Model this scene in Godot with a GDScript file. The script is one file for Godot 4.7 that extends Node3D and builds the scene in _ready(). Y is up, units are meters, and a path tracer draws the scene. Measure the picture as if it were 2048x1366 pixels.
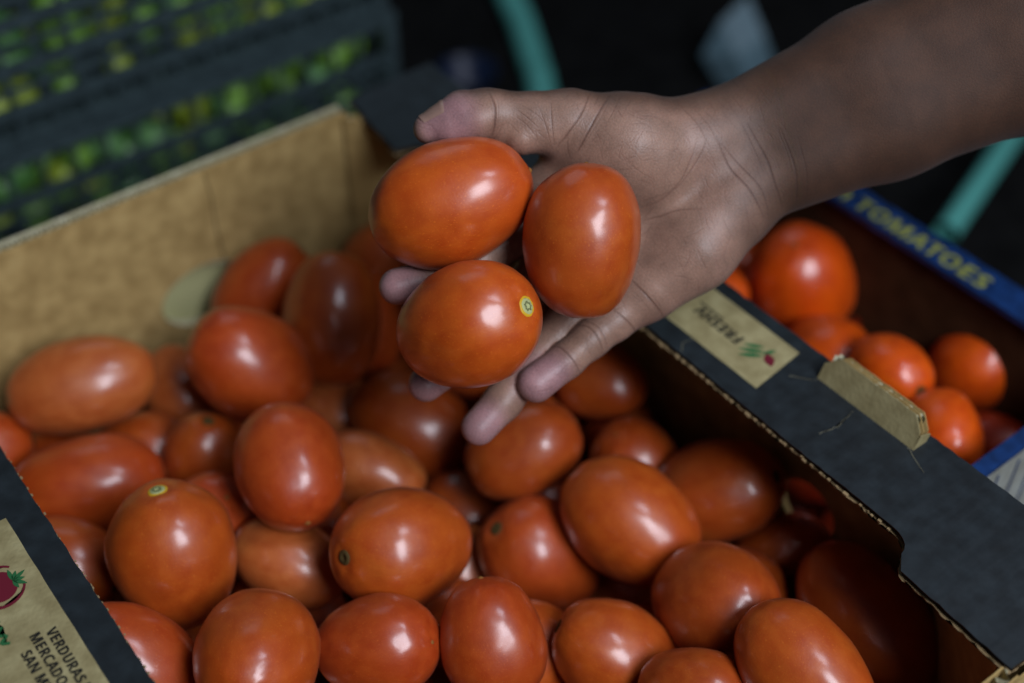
extends Node3D
# A hand holds three plum tomatoes over an open carton of tomatoes at a market. Units are metres, y is up.

const FOCAL := 46.0
var rng := RandomNumberGenerator.new()
var used := {}
var M := {}

func _ready():
	rng.seed = 11
	set_camera_and_light()
	make_materials()
	build_ground()
	build_carton()
	build_side_box()
	build_crates()
	build_background()
	build_tomatoes()
	build_person()

# ------------------------------------------------------------------ camera, light
func set_camera_and_light():
	var cam := Camera3D.new()
	cam.name = "camera"
	var att := CameraAttributesPhysical.new()
	att.frustum_focal_length = 46.0
	att.frustum_focus_distance = 0.575
	att.exposure_aperture = 2.9
	att.frustum_near = 0.02
	att.frustum_far = 40.0
	cam.attributes = att
	cam.position = Vector3(0, 0.665, 0)
	cam.rotation_degrees.x = -44.0
	add_child(cam)
	cam.fov = 29.1582
	cam.near = 0.02
	cam.far = 40.0
	cam.current = true
	var env := Environment.new()
	env.background_mode = Environment.BG_COLOR
	env.background_color = Color(0.165, 0.18, 0.20)
	env.tonemap_mode = Environment.TONE_MAPPER_LINEAR
	env.tonemap_exposure = 0.78
	env.sdfgi_enabled = true
	env.ssao_enabled = true
	env.ssil_enabled = true
	var we := WorldEnvironment.new()
	we.name = "world_environment"
	we.environment = env
	add_child(we)
	area_light("roof_light", Vector3(0.69, 1.36, 0.50), Vector3(-0.02, 0.2, -0.5), Vector2(0.55, 0.7), 3.3, Color(0.93, 0.95, 1.0))
	area_light("roof_light_small", Vector3(0.75, 1.85, -0.25), Vector3(-0.02, 0.2, -0.5), Vector2(0.35, 0.45), 0.95, Color(0.90, 0.93, 1.0))
	area_light("added_sheen_light", Vector3(-0.5, 1.9, -2.3), Vector3(-0.02, 0.2, -0.5), Vector2(1.2, 0.8), 0.35, Color(0.80, 0.93, 1.0))  # unseen light added behind the boxes to lift the sheen on the flaps

func area_light(called: String, at: Vector3, target: Vector3, size: Vector2, energy: float, col: Color):
	var l := AreaLight3D.new()
	l.name = called
	l.area_size = size
	l.area_normalize_energy = true
	l.light_energy = energy
	l.light_color = col
	l.shadow_enabled = true
	l.area_range = 8.0
	l.area_attenuation = 2.0
	add_child(l)
	l.look_at_from_position(at, target, Vector3.UP)

# ------------------------------------------------------------------ naming
func numbered(called: String) -> String:
	if not used.has(called):
		used[called] = 0
		return called
	used[called] += 1
	return "%s_%03d" % [called, used[called]]

func tag(o: Node, label: String, category: String, group := "", kind := ""):
	o.set_meta("label", label)
	o.set_meta("category", category)
	if group: o.set_meta("group", group)
	if kind: o.set_meta("kind", kind)

func thing(called: String, label: String, category: String, at := Vector3.ZERO, turn := 0.0, group := "") -> Node3D:
	var o := Node3D.new()
	o.name = numbered(called)
	add_child(o)
	o.position = at
	o.rotation.y = turn
	tag(o, label, category, group)
	return o

func put(called: String, mesh: Mesh, mat: Material, parent: Node) -> MeshInstance3D:
	var o := MeshInstance3D.new()
	o.name = called
	o.mesh = mesh
	o.material_override = mat
	parent.add_child(o, true)
	return o

# ------------------------------------------------------------------ materials
func noise_tex(freq: float, lo: Color, hi: Color, size := 256, sd := 1, kind := FastNoiseLite.TYPE_SIMPLEX_SMOOTH, oct := 4, stretch := Vector2i(1, 1)) -> ImageTexture:
	var n := FastNoiseLite.new()
	n.seed = sd
	n.noise_type = kind
	n.frequency = freq
	n.fractal_octaves = oct
	var im := n.get_seamless_image(size / stretch.x, size / stretch.y)
	if stretch != Vector2i(1, 1):
		im.resize(size, size, Image.INTERPOLATE_CUBIC)
	im.convert(Image.FORMAT_RGB8)
	for y in size:
		for x in size:
			im.set_pixel(x, y, lo.lerp(hi, im.get_pixel(x, y).r))
	return ImageTexture.create_from_image(im)

func std(col: Color, rough := 0.7, spec := 0.5) -> StandardMaterial3D:
	var m := StandardMaterial3D.new()
	m.albedo_color = col
	m.roughness = rough
	m.metallic_specular = spec
	return m

func triplanar(m: StandardMaterial3D, per_metre: float, tex: Texture2D, bump: Texture2D = null, cm := 0.0):
	m.uv1_triplanar = true
	m.uv1_scale = Vector3.ONE * per_metre
	if tex: m.albedo_texture = tex
	if bump:
		m.heightmap_enabled = true
		m.heightmap_texture = bump
		m.heightmap_scale = cm

func make_materials():
	var fibre := noise_tex(0.010, Color(0.80, 0.775, 0.73), Color(1.05, 1.05, 1.05), 512, 3, FastNoiseLite.TYPE_SIMPLEX_SMOOTH, 6)
	var fibre_bump := noise_tex(0.12, Color.BLACK, Color.WHITE, 256, 4)
	var flutes := noise_tex(0.05, Color.BLACK, Color.WHITE, 256, 6, FastNoiseLite.TYPE_SIMPLEX_SMOOTH, 3, Vector2i(8, 1))
	M.kraft = std(Color(0.71, 0.61, 0.40), 0.85, 0.3)
	triplanar(M.kraft, 9.0, fibre, fibre_bump, 0.015)
	M.kraft_edge = std(Color(0.80, 0.79, 0.68), 0.9, 0.2)
	triplanar(M.kraft_edge, 14.0, fibre, fibre_bump, 0.03)
	M.print_kraft = std(Color(0.62, 0.585, 0.43), 0.8, 0.3)
	triplanar(M.print_kraft, 11.0, fibre, fibre_bump, 0.02)
	M.hole_card = std(Color(0.70, 0.70, 0.51), 0.9, 0.2)
	M.torn = std(Color(0.56, 0.48, 0.35), 0.95, 0.1)
	M.dark_core = std(Color(0.22, 0.17, 0.11), 0.95, 0.1)
	var scuff := noise_tex(0.02, Color(0.62, 0.62, 0.62), Color(1, 1, 1), 512, 9, FastNoiseLite.TYPE_SIMPLEX_SMOOTH, 6)
	M.black_print = std(Color(0.130, 0.160, 0.176), 0.55, 0.45)
	triplanar(M.black_print, 7.0, scuff, flutes, 0.018)
	M.crease = std(Color(0.46, 0.45, 0.38), 0.9, 0.2)
	M.ink = std(Color(0.12, 0.12, 0.11), 0.8, 0.3)
	M.ink_red = std(Color(0.40, 0.10, 0.16), 0.8, 0.3)
	M.ink_green = std(Color(0.16, 0.38, 0.22), 0.8, 0.3)
	M.blue_print = std(Color(0.085, 0.23, 0.45), 0.5, 0.4)
	triplanar(M.blue_print, 7.0, scuff)
	M.yellow_ink = std(Color(0.55, 0.57, 0.28), 0.7, 0.3)
	M.pale_card = std(Color(0.62, 0.64, 0.62), 0.8, 0.3)
	triplanar(M.pale_card, 7.0, fibre)
	M.dark_card = std(Color(0.30, 0.20, 0.13), 0.9, 0.2)
	triplanar(M.dark_card, 7.0, fibre)
	M.ground = std(Color(0.10, 0.10, 0.10), 0.9, 0.2)
	triplanar(M.ground, 2.0, scuff)
	M.plastic = std(Color(0.26, 0.325, 0.34), 0.5, 0.4)
	triplanar(M.plastic, 9.0, scuff)
	M.teal = std(Color(0.36, 0.68, 0.64), 0.45, 0.5)
	M.post = std(Color(0.22, 0.26, 0.32), 0.6, 0.4)
	M.bag = std(Color(0.36, 0.46, 0.50), 0.4, 0.5)
	M.tub = std(Color(0.05, 0.11, 0.22), 0.45, 0.5)
	M.lime = []
	for c in [Color(0.47, 0.65, 0.26), Color(0.58, 0.66, 0.21), Color(0.31, 0.50, 0.25), Color(0.40, 0.58, 0.36)]:
		var lm := std(c, 0.4, 0.5)
		lm.vertex_color_use_as_albedo = false
		M.lime.append(lm)
	# tomato skins: speckled and softly mottled, with a waxy bloom over a glossy skin
	var dots := Image.create(512, 512, false, Image.FORMAT_RGB8)
	dots.fill(Color(0.93, 0.90, 0.86))
	var mott := FastNoiseLite.new()
	mott.seed = 5
	mott.frequency = 0.012
	var mi := mott.get_seamless_image(512, 512)
	for y in 512:
		for x in 512:
			var v := mi.get_pixel(x, y).r
			dots.set_pixel(x, y, Color(0.80 + 0.12 * v, 0.62 + 0.24 * v, 0.50 + 0.32 * v))
	for i in 1500:
		var x := rng.randi_range(1, 508)
		var y := rng.randi_range(1, 508)
		var big := rng.randf()
		var c := dots.get_pixel(x, y).lerp(Color(1.0, 1.0, 1.0), rng.randf_range(0.35, 1.0))
		var e := 2 if big < 0.72 else (3 if big < 0.97 else 5)
		dots.fill_rect(Rect2i(x, y, e, e), c)
	var dot_tex := ImageTexture.create_from_image(dots)
	var pore := noise_tex(0.25, Color.BLACK, Color.WHITE, 256, 8, FastNoiseLite.TYPE_SIMPLEX_SMOOTH, 2)
	M.skin = []
	for c in [Color(0.84, 0.42, 0.11), Color(0.78, 0.40, 0.12), Color(0.80, 0.48, 0.25), Color(0.75, 0.35, 0.115), Color(0.72, 0.365, 0.115), Color(0.95, 0.42, 0.02), Color(0.62, 0.20, 0.03)]:
		var t := std(c, 0.46, 0.44)
		t.vertex_color_use_as_albedo = true
		triplanar(t, 0.42, dot_tex, pore, 0.006)
		t.clearcoat_enabled = true
		t.clearcoat = 0.7
		t.clearcoat_roughness = 0.22
		t.rim_enabled = true
		t.rim = 0.04
		t.rim_tint = 0.3
		t.subsurf_scatter_enabled = true
		t.subsurf_scatter_strength = 0.04
		M.skin.append(t)
	M.scar = std(Color(0.66, 0.68, 0.47), 0.7, 0.3)
	M.scar_ring = std(Color(0.78, 0.62, 0.13), 0.5, 0.4)
	M.scar_dark = std(Color(0.30, 0.24, 0.12), 0.8, 0.3)
	M.scar_core = std(Color(0.40, 0.42, 0.27), 0.8, 0.3)
	M.tip = std(Color(0.52, 0.34, 0.16), 0.7, 0.3)

# ------------------------------------------------------------------ shapes
func slab(st: SurfaceTool, poly: PackedVector2Array, at: Vector3, ux: Vector3, uy: Vector3, thick: float):
	# a flat sheet with the outline poly in the plane ux, uy, and its thickness along ux x uy
	var n := ux.cross(uy).normalized()
	if thick < 0.0:
		at += n * thick
		thick = -thick
	var tri := Geometry2D.triangulate_polygon(poly)
	if tri.is_empty(): print("no triangles ", poly.size())
	var p := []
	var area := 0.0
	for i in poly.size():
		p.append(at + ux * poly[i].x + uy * poly[i].y)
		area += poly[i].cross(poly[(i + 1) % poly.size()])
	for i in range(0, tri.size(), 3):
		var q := [p[tri[i]], p[tri[i + 1]], p[tri[i + 2]]]
		if (q[1] - q[0]).cross(q[2] - q[0]).dot(n) > 0: q = [q[0], q[2], q[1]]
		for k in 3: st.add_vertex(q[k] + n * thick)
		for k in [0, 2, 1]: st.add_vertex(q[k])
	for i in poly.size():
		var a: Vector3 = p[i]
		var b: Vector3 = p[(i + 1) % poly.size()]
		if a.distance_to(b) < 1e-6: continue
		var out := (b - a).cross(n) * signf(area)
		var quad := [a, b, b + n * thick, a, b + n * thick, a + n * thick]
		if (quad[1] - quad[0]).cross(quad[2] - quad[0]).dot(out) > 0: quad = [quad[0], quad[2], quad[1], quad[3], quad[5], quad[4]]
		for v in quad: st.add_vertex(v)

func tool() -> SurfaceTool:
	var st := SurfaceTool.new()
	st.begin(Mesh.PRIMITIVE_TRIANGLES)
	st.set_smooth_group(-1)
	return st

func flat(st: SurfaceTool) -> ArrayMesh:
	st.generate_normals()
	return st.commit()

func slab_mesh(poly: PackedVector2Array, at: Vector3, ux: Vector3, uy: Vector3, thick: float) -> ArrayMesh:
	var st := tool()
	slab(st, poly, at, ux, uy, thick)
	st.generate_normals()
	return st.commit()

func box_into(st: SurfaceTool, lo: Vector3, hi: Vector3):
	slab(st, PackedVector2Array([Vector2(0, 0), Vector2(hi.x - lo.x, 0), Vector2(hi.x - lo.x, hi.z - lo.z), Vector2(0, hi.z - lo.z)]), Vector3(lo.x, hi.y, lo.z), Vector3.RIGHT, Vector3.BACK, hi.y - lo.y)

func rect(x0: float, y0: float, x1: float, y1: float) -> PackedVector2Array:
	return PackedVector2Array([Vector2(x0, y0), Vector2(x1, y0), Vector2(x1, y1), Vector2(x0, y1)])

func ragged(a: Vector2, b: Vector2, step: float, amp: float) -> PackedVector2Array:
	# points from a to just before b, wandering sideways like a torn edge
	var out := PackedVector2Array()
	var n := maxi(1, int(a.distance_to(b) / step))
	var side := (b - a).orthogonal().normalized()
	for i in n:
		out.append(a.lerp(b, float(i) / n) + side * rng.randf_range(-amp, amp) * (0.0 if i == 0 else 1.0))
	return out

func path(points: Array, step: float, amp: float) -> PackedVector2Array:
	var out := PackedVector2Array()
	for i in points.size():
		out.append_array(ragged(points[i], points[(i + 1) % points.size()], step, amp))
	return out

func flute_core(st: SurfaceTool, a: Vector3, b: Vector3, thick: Vector3, deep: Vector3, pitch := 0.0062, sheet := 0.0003):
	# the wavy paper between two liners, seen at the cut edge from a to b
	var len := a.distance_to(b)
	var n := int(len / pitch * 8.0)
	var dir := (b - a) / len
	var prev: Vector3
	for i in n + 1:
		var s := len * i / n
		var p := a + dir * s + thick * (0.5 + 0.44 * sin(TAU * s / pitch)) + deep * 0.02 * sin(s * 140.0)
		if i:
			for k in 2:
				var o := thick.normalized() * sheet * k
				for v in ([prev + o, p + o, p + o + deep, prev + o, p + o + deep, prev + o + deep] if k == 0 else [prev + o, p + o + deep, p + o, prev + o, prev + o + deep, p + o + deep]):
					st.add_vertex(v)
		prev = p

func tube_mesh(pts: Array, r: float, sides := 10) -> ArrayMesh:
	var st := tool()
	st.set_smooth_group(0)
	for i in pts.size() - 1:
		var d: Vector3 = (pts[i + 1] - pts[i]).normalized()
		var x := d.cross(Vector3.UP if absf(d.y) < 0.9 else Vector3.RIGHT).normalized()
		var y := d.cross(x)
		for k in sides:
			var a0 := TAU * k / sides
			var a1 := TAU * (k + 1) / sides
			var u := (x * cos(a0) + y * sin(a0)) * r
			var v := (x * cos(a1) + y * sin(a1)) * r
			for q in [pts[i] + u, pts[i + 1] + v, pts[i + 1] + u, pts[i] + u, pts[i] + v, pts[i + 1] + v]: st.add_vertex(q)
	st.generate_normals()
	return st.commit()

func text_mesh(words: String, tall: float, bold := true, face := "Droid Sans") -> TextMesh:
	var f := SystemFont.new()
	f.font_names = PackedStringArray([face])
	f.font_weight = 700 if bold else 400
	var t := TextMesh.new()
	t.text = words
	t.font = f
	t.font_size = 48
	t.pixel_size = tall / 35.0
	t.depth = 0.00025
	t.curve_step = 2.0
	t.horizontal_alignment = HORIZONTAL_ALIGNMENT_LEFT
	t.vertical_alignment = VERTICAL_ALIGNMENT_CENTER
	return t

func lay_text(parent: Node, words: String, tall: float, at: Vector3, along: Vector3, up: Vector3, mat: Material, squeeze := 1.0, bold := true):
	var o := put("lettering", text_mesh(words, tall, bold), mat, parent)
	o.transform = Transform3D(Basis(along * squeeze, up, along.cross(up)), at)

func blade(a: Vector2, b: Vector2, wide: float) -> PackedVector2Array:
	# a pointed leaf outline from a to b
	var out := PackedVector2Array()
	var s := (b - a).orthogonal().normalized()
	for k in 9: out.append(a.lerp(b, k / 8.0) + s * wide * sin(PI * k / 8.0))
	for k in range(7, 0, -1): out.append(a.lerp(b, k / 8.0) - s * wide * sin(PI * k / 8.0))
	return out

func stroke(points: Array, w0: float, w1: float) -> PackedVector2Array:
	# a brush stroke along points
	var l := PackedVector2Array()
	var r := PackedVector2Array()
	for i in points.size():
		var d: Vector2 = (points[mini(i + 1, points.size() - 1)] - points[maxi(i - 1, 0)]).normalized()
		var w := lerpf(w0, w1, i / float(points.size() - 1))
		l.append(points[i] + d.orthogonal() * w)
		r.insert(0, points[i] - d.orthogonal() * w)
	l.append_array(r)
	return l

# ------------------------------------------------------------------ setting
func build_ground():
	var st := tool()
	slab(st, rect(-6, -8, 6, 4), Vector3(0, -0.198, 0), Vector3.RIGHT, Vector3.BACK, 0.02)
	var o := put("ground", flat(st), M.ground, self)
	o.set_meta("kind", "structure")

# ------------------------------------------------------------------ the front carton
const H := 0.2
const W := 0.409
const L := 0.522
const TURN := 0.65799
const CORNER := Vector3(-0.0536, 0.0, -0.7441)

func flap_outline(sign_a: float, outer: float) -> Array:
	# a from the outer edge inwards; the middle of the inner edge is cut back
	var out := []
	var inner := [Vector2(0.065, 0.003), Vector2(0.0725, 0.0666)]
	for k in 5:
		inner.append(Vector2(0.0645 - 0.0085 * sin(PI / 8 * k), 0.069 + 0.011 * (1 - cos(PI / 8 * k))))
	for k in 6:
		inner.append(Vector2(0.0565 + 0.0085 * (1 - cos(PI / 10 * k)), 0.438 + 0.012 * sin(PI / 10 * k)))
	inner.append(Vector2(0.0725, 0.456))
	inner.append(Vector2(0.0748, 0.5154))
	if sign_a < 0.0: inner = [Vector2(0.0565, 0.002)] + inner.slice(7)
	for v in inner: out.append(Vector2(outer - sign_a * v.x, v.y))
	out.append(Vector2(outer, L - 0.001))
	out.append(Vector2(outer, 0.0))
	return out

func oval(cx: float, cy: float, rx: float, ry: float, n := 28) -> PackedVector2Array:
	var out := PackedVector2Array()
	for k in n: out.append(Vector2(cx + rx * cos(TAU * k / n), cy + ry * sin(TAU * k / n)))
	return out

func holed(outline: PackedVector2Array, hole: PackedVector2Array) -> PackedVector2Array:
	# one outline that runs round the rectangle, in through a hair-wide slit and round the hole
	var out := PackedVector2Array()
	var start := 0
	var low := INF
	for i in hole.size():
		if hole[i].y < low:
			low = hole[i].y
			start = i
	var hx := hole[start].x
	out.append_array([outline[0], Vector2(hx - 0.00001, outline[0].y)])
	for k in hole.size():
		out.append(hole[posmod(start - k, hole.size())] + (Vector2(-0.00001, 0) if k == 0 else Vector2.ZERO))
	out.append(hole[start] + Vector2(0.00001, 0))
	out.append_array([Vector2(hx + 0.00001, outline[1].y), outline[1], outline[2], outline[3]])
	return out

func build_carton():
	var c := thing("tomato_carton", "open kraft carton with wide near black printed flaps, heaped with plum tomatoes, at the front", "carton", CORNER, TURN)
	var X := Vector3.RIGHT
	var Y := Vector3.UP
	var Z := Vector3.BACK
	# floor
	put("base", slab_mesh(rect(-W + 0.004, 0.004, -0.004, L - 0.004), Vector3(0, 0.004, 0), X, Z, 0.004), M.kraft, c)
	# far wall: two liners with the fluted paper between them; an oval hand hole in the inner one
	var far := put("far_wall", slab_mesh(holed(rect(-W + 0.005, 0.005, -0.0735, H - 0.0015), oval(-0.186, 0.1085, 0.031, 0.0225)), Vector3(0, 0, 0.0105), X, Y, 0.0014), M.kraft, c)
	put("outer_liner", slab_mesh(rect(-W + 0.004, 0.004, -0.0735, H - 0.001), Vector3(0, 0, 0.0032), X, Y, 0.0007), M.kraft_edge, far)
	var st := tool()
	flute_core(st, Vector3(-W + 0.005, H - 0.0014, 0.0040), Vector3(-0.074, H - 0.0014, 0.0040), Vector3(0, 0, 0.0052), Vector3(0, -0.004, 0), 0.0058, 0.0010)
	st.generate_normals()
	put("flute", flat(st), M.kraft_edge, far)
	put("score_line", slab_mesh(stroke([Vector2(-0.1705, 0.13), Vector2(-0.1716, 0.155), Vector2(-0.1709, 0.178), Vector2(-0.1722, 0.196)], 0.0004, 0.0003), Vector3(0, 0, 0.01195), X, Y, 0.0002), M.dark_core, far)
	put("hole_backing", slab_mesh(rect(-0.225, 0.08, -0.145, 0.137), Vector3(0, 0, 0.0046), X, Y, 0.0006), M.hole_card, far)
	var lip := PackedVector2Array()
	for k in 15: lip.append(Vector2(-0.186 + 0.031 * cos(0.25 + 0.12 * k), 0.1085 + 0.0225 * sin(0.25 + 0.12 * k)))
	for k in range(14, -1, -1): lip.append(Vector2(-0.186 + 0.031 * cos(0.25 + 0.12 * k), 0.1085 + 0.0225 * sin(0.25 + 0.12 * k) - 0.0042 * sin(PI * (k + 0.5) / 15.0)))
	put("hole_lip", slab_mesh(lip, Vector3(0, 0, 0.0085), X, Y, 0.0008), M.kraft_edge, far)
	# rim of the oval hole
	st = tool()
	var o_in := oval(-0.186, 0.1085, 0.0309, 0.0224)
	for k in o_in.size():
		var a := o_in[k]
		var b := o_in[(k + 1) % o_in.size()]
		for v in [Vector3(a.x, a.y, 0.0122), Vector3(b.x, b.y, 0.0122), Vector3(b.x, b.y, 0.0052), Vector3(a.x, a.y, 0.0122), Vector3(b.x, b.y, 0.0052), Vector3(a.x, a.y, 0.0052)]: st.add_vertex(v)
	st.generate_normals()
	put("hole_rim", flat(st), M.kraft_edge, far)
	# corner posts set across the far corners and the near right one
	for q in [[Vector2(-0.0735, 0.0115), Vector2(-0.0085, 0.078)], [Vector2(-0.0085, L - 0.077), Vector2(-0.066, L - 0.011)], [Vector2(-W + 0.066, L - 0.011), Vector2(-W + 0.0085, L - 0.077)], [Vector2(-W + 0.0085, 0.078), Vector2(-W + 0.0735, 0.0125)]]:
		var p0 := Vector3(q[0].x, 0.005, q[0].y)
		var p1 := Vector3(q[1].x, 0.005, q[1].y)
		var d := (p1 - p0).normalized()
		var post := put("corner_post", slab_mesh(rect(0, 0, p0.distance_to(p1), H - 0.009), p0, d, Y, 0.0008), M.kraft, c)
		put("liner", slab_mesh(rect(0, 0, p0.distance_to(p1), H - 0.009), p0 + d.cross(Y) * 0.0038, d, Y, 0.0007), M.kraft, post)
		st = tool()
		flute_core(st, p0 + Vector3(0, H - 0.0095, 0) + d.cross(Y) * 0.0008, p1 + Vector3(0, H - 0.0095, 0) + d.cross(Y) * 0.0008, d.cross(Y) * 0.003, Vector3(0, -0.02, 0))
		st.generate_normals()
		put("flute", flat(st), M.kraft_edge, post)
	# side walls and near wall
	put("right_wall", slab_mesh(holed(rect(-L + 0.006, 0.005, -0.006, H - 0.0052), oval(-0.362, 0.1, 0.019, 0.0195)), Vector3(-0.0045, 0, 0), -Z, Y, -0.0036), M.kraft, c)
	put("left_wall", slab_mesh(rect(0.006, 0.005, L - 0.006, H - 0.0052), Vector3(-W + 0.001, 0, 0), Z, Y, -0.0036), M.kraft, c)
	var near := put("near_wall", slab_mesh(path([Vector2(-W + 0.009, 0.005), Vector2(-0.009, 0.005), Vector2(-0.009, H - 0.0055), Vector2(-0.074, H - 0.0055), Vector2(-0.0765, H - 0.0005), Vector2(-W + 0.08, H - 0.0005), Vector2(-W + 0.076, H - 0.0055), Vector2(-W + 0.009, H - 0.0055)], 0.003, 0.0004), Vector3(0, 0, L - 0.0098), X, Y, 0.0008), M.kraft, c)
	put("outer_liner", slab_mesh(path([Vector2(-W + 0.009, 0.005), Vector2(-0.009, 0.005), Vector2(-0.009, H - 0.0055), Vector2(-0.072, H - 0.0055), Vector2(-0.0745, H - 0.001), Vector2(-W + 0.08, H - 0.001), Vector2(-W + 0.076, H - 0.0055), Vector2(-W + 0.009, H - 0.0055)], 0.003, 0.0006), Vector3(0, 0, L - 0.0036), X, Y, 0.0008), M.kraft, near)
	st = tool()
	flute_core(st, Vector3(-W + 0.08, H - 0.0012, L - 0.0088), Vector3(-0.0755, H - 0.0012, L - 0.0088), Vector3(0, 0, 0.0050), Vector3(0, -0.012, 0), 0.0062, 0.0006)
	put("flute", flat(st), M.kraft_edge, near)
	# the two flaps folded in level with the rim: printed top liner, ragged kraft liner below, dark flutes between
	for side in 2:
		var sg := 1.0 if side == 0 else -1.0
		var outer := 0.0 if side == 0 else -W
		var ol := flap_outline(sg, outer)
		var top := path(ol, 0.004, 0.00035)
		var f := put("flap", slab_mesh(top, Vector3(0, H, 0), X, Z, 0.0006), M.black_print, c)
		var low := []
		for v in ol: low.append(Vector2(v.x - sg * 0.0002 if absf(v.x - outer) > 0.01 else v.x, v.y))
		put("liner", slab_mesh(path(low, 0.0022, 0.0007), Vector3(0, H - 0.0038, 0), X, Z, 0.0006), M.torn, f)
		var core := []
		for v in ol: core.append(Vector2(v.x + sg * 0.0016 if absf(v.x - outer) > 0.01 else v.x - sg * 0.0016, clampf(v.y, 0.002, L - 0.003)))
		put("flute", slab_mesh(PackedVector2Array(core), Vector3(0, H - 0.0007, 0), X, Z, 0.003), M.dark_core, f)
		# torn tufts of kraft along the cut inner edge
		st = tool()
		for i in 74:
			var b := 0.14 + i * 0.0041 + rng.randf_range(-0.0019, 0.0019)
			if b > 0.437: break
			var w := rng.randf_range(0.0003, 0.0011) * (1.0 if side == 0 else 0.55)
			var a := outer - sg * (0.0562 + rng.randf_range(0.0002, 0.0012))
			var y := H - rng.randf_range(0.0022, 0.0032)
			box_into(st, Vector3(a - w * 0.8, y - w * 0.7, b - w), Vector3(a + w * 0.8, y + w * 0.5, b + w * rng.randf_range(0.7, 1.6)))
		put("torn_edge", flat(st), M.torn, f).set_meta("kind", "stuff")
		if side == 0: print_right(f)
		else: print_left(f)
	build_tab(c)

func cracks(parent: Node, lines: Array, y: float):
	for ln in lines:
		var pts := []
		for i in ln.size() - 1:
			for k in 6:
				pts.append(ln[i].lerp(ln[i + 1], k / 6.0) + Vector2(rng.randf_range(-1, 1), rng.randf_range(-1, 1)) * 0.00035)
		pts.append(ln[-1])
		put("crease", slab_mesh(stroke(pts, 0.00018, 0.00007), Vector3(0, y, 0), Vector3.RIGHT, Vector3.BACK, 0.00012), M.crease, parent)

func print_right(f: Node):
	var X := Vector3.RIGHT
	var Z := Vector3.BACK
	var up := H + 0.0001
	put("printed_panel", slab_mesh(path([Vector2(-0.0435, 0.242), Vector2(-0.0085, 0.242), Vector2(-0.0085, 0.336), Vector2(-0.0435, 0.3402)], 0.006, 0.00012), Vector3(0, up, 0), X, Z, 0.00015), M.print_kraft, f)
	var t := H + 0.00045
	lay_text(f, "FRESHV", 0.0064, Vector3(-0.0262, t, 0.3125), -Z, -X, M.ink, 1.02)
	# a line of print too small to read
	for k in 9:
		var b := 0.2945 - k * 0.0019
		put("printed_line", slab_mesh(rect(-0.0222, b - 0.0014, -0.0209 - 0.0003 * (k % 2), b), Vector3(0, t - 0.0001, 0), X, Z, 0.00015), M.ink, f)
	for q in [[Vector2(-0.0305, 0.3145), Vector2(-0.0215, 0.3255), 0.0014], [Vector2(-0.0335, 0.3175), Vector2(-0.0245, 0.3265), 0.0014], [Vector2(-0.0262, 0.314), Vector2(-0.0195, 0.3225), 0.0012], [Vector2(-0.024, 0.3255), Vector2(-0.0165, 0.3275), 0.0011]]:
		put("printed_leaf", slab_mesh(blade(q[0], q[1], q[2]), Vector3(0, t - 0.0002, 0), X, Z, 0.0002), M.ink_green, f)
	put("printed_fruit", slab_mesh(blade(Vector2(-0.0218, 0.3262), Vector2(-0.0268, 0.3345), 0.0026), Vector3(0, t - 0.0001, 0), X, Z, 0.00015), M.ink_red, f)
	cracks(f, [
		[Vector2(-0.024, 0.3437), Vector2(-0.021, 0.349), Vector2(-0.0158, 0.3545)],
		[Vector2(-0.0412, 0.3795), Vector2(-0.031, 0.382), Vector2(-0.0172, 0.3795)],
		[Vector2(-0.0148, 0.4115), Vector2(-0.019, 0.4205), Vector2(-0.0212, 0.426)],
		[Vector2(-0.0545, 0.2985), Vector2(-0.05, 0.2945), Vector2(-0.0438, 0.2955)]], H + 0.00012)

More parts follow.
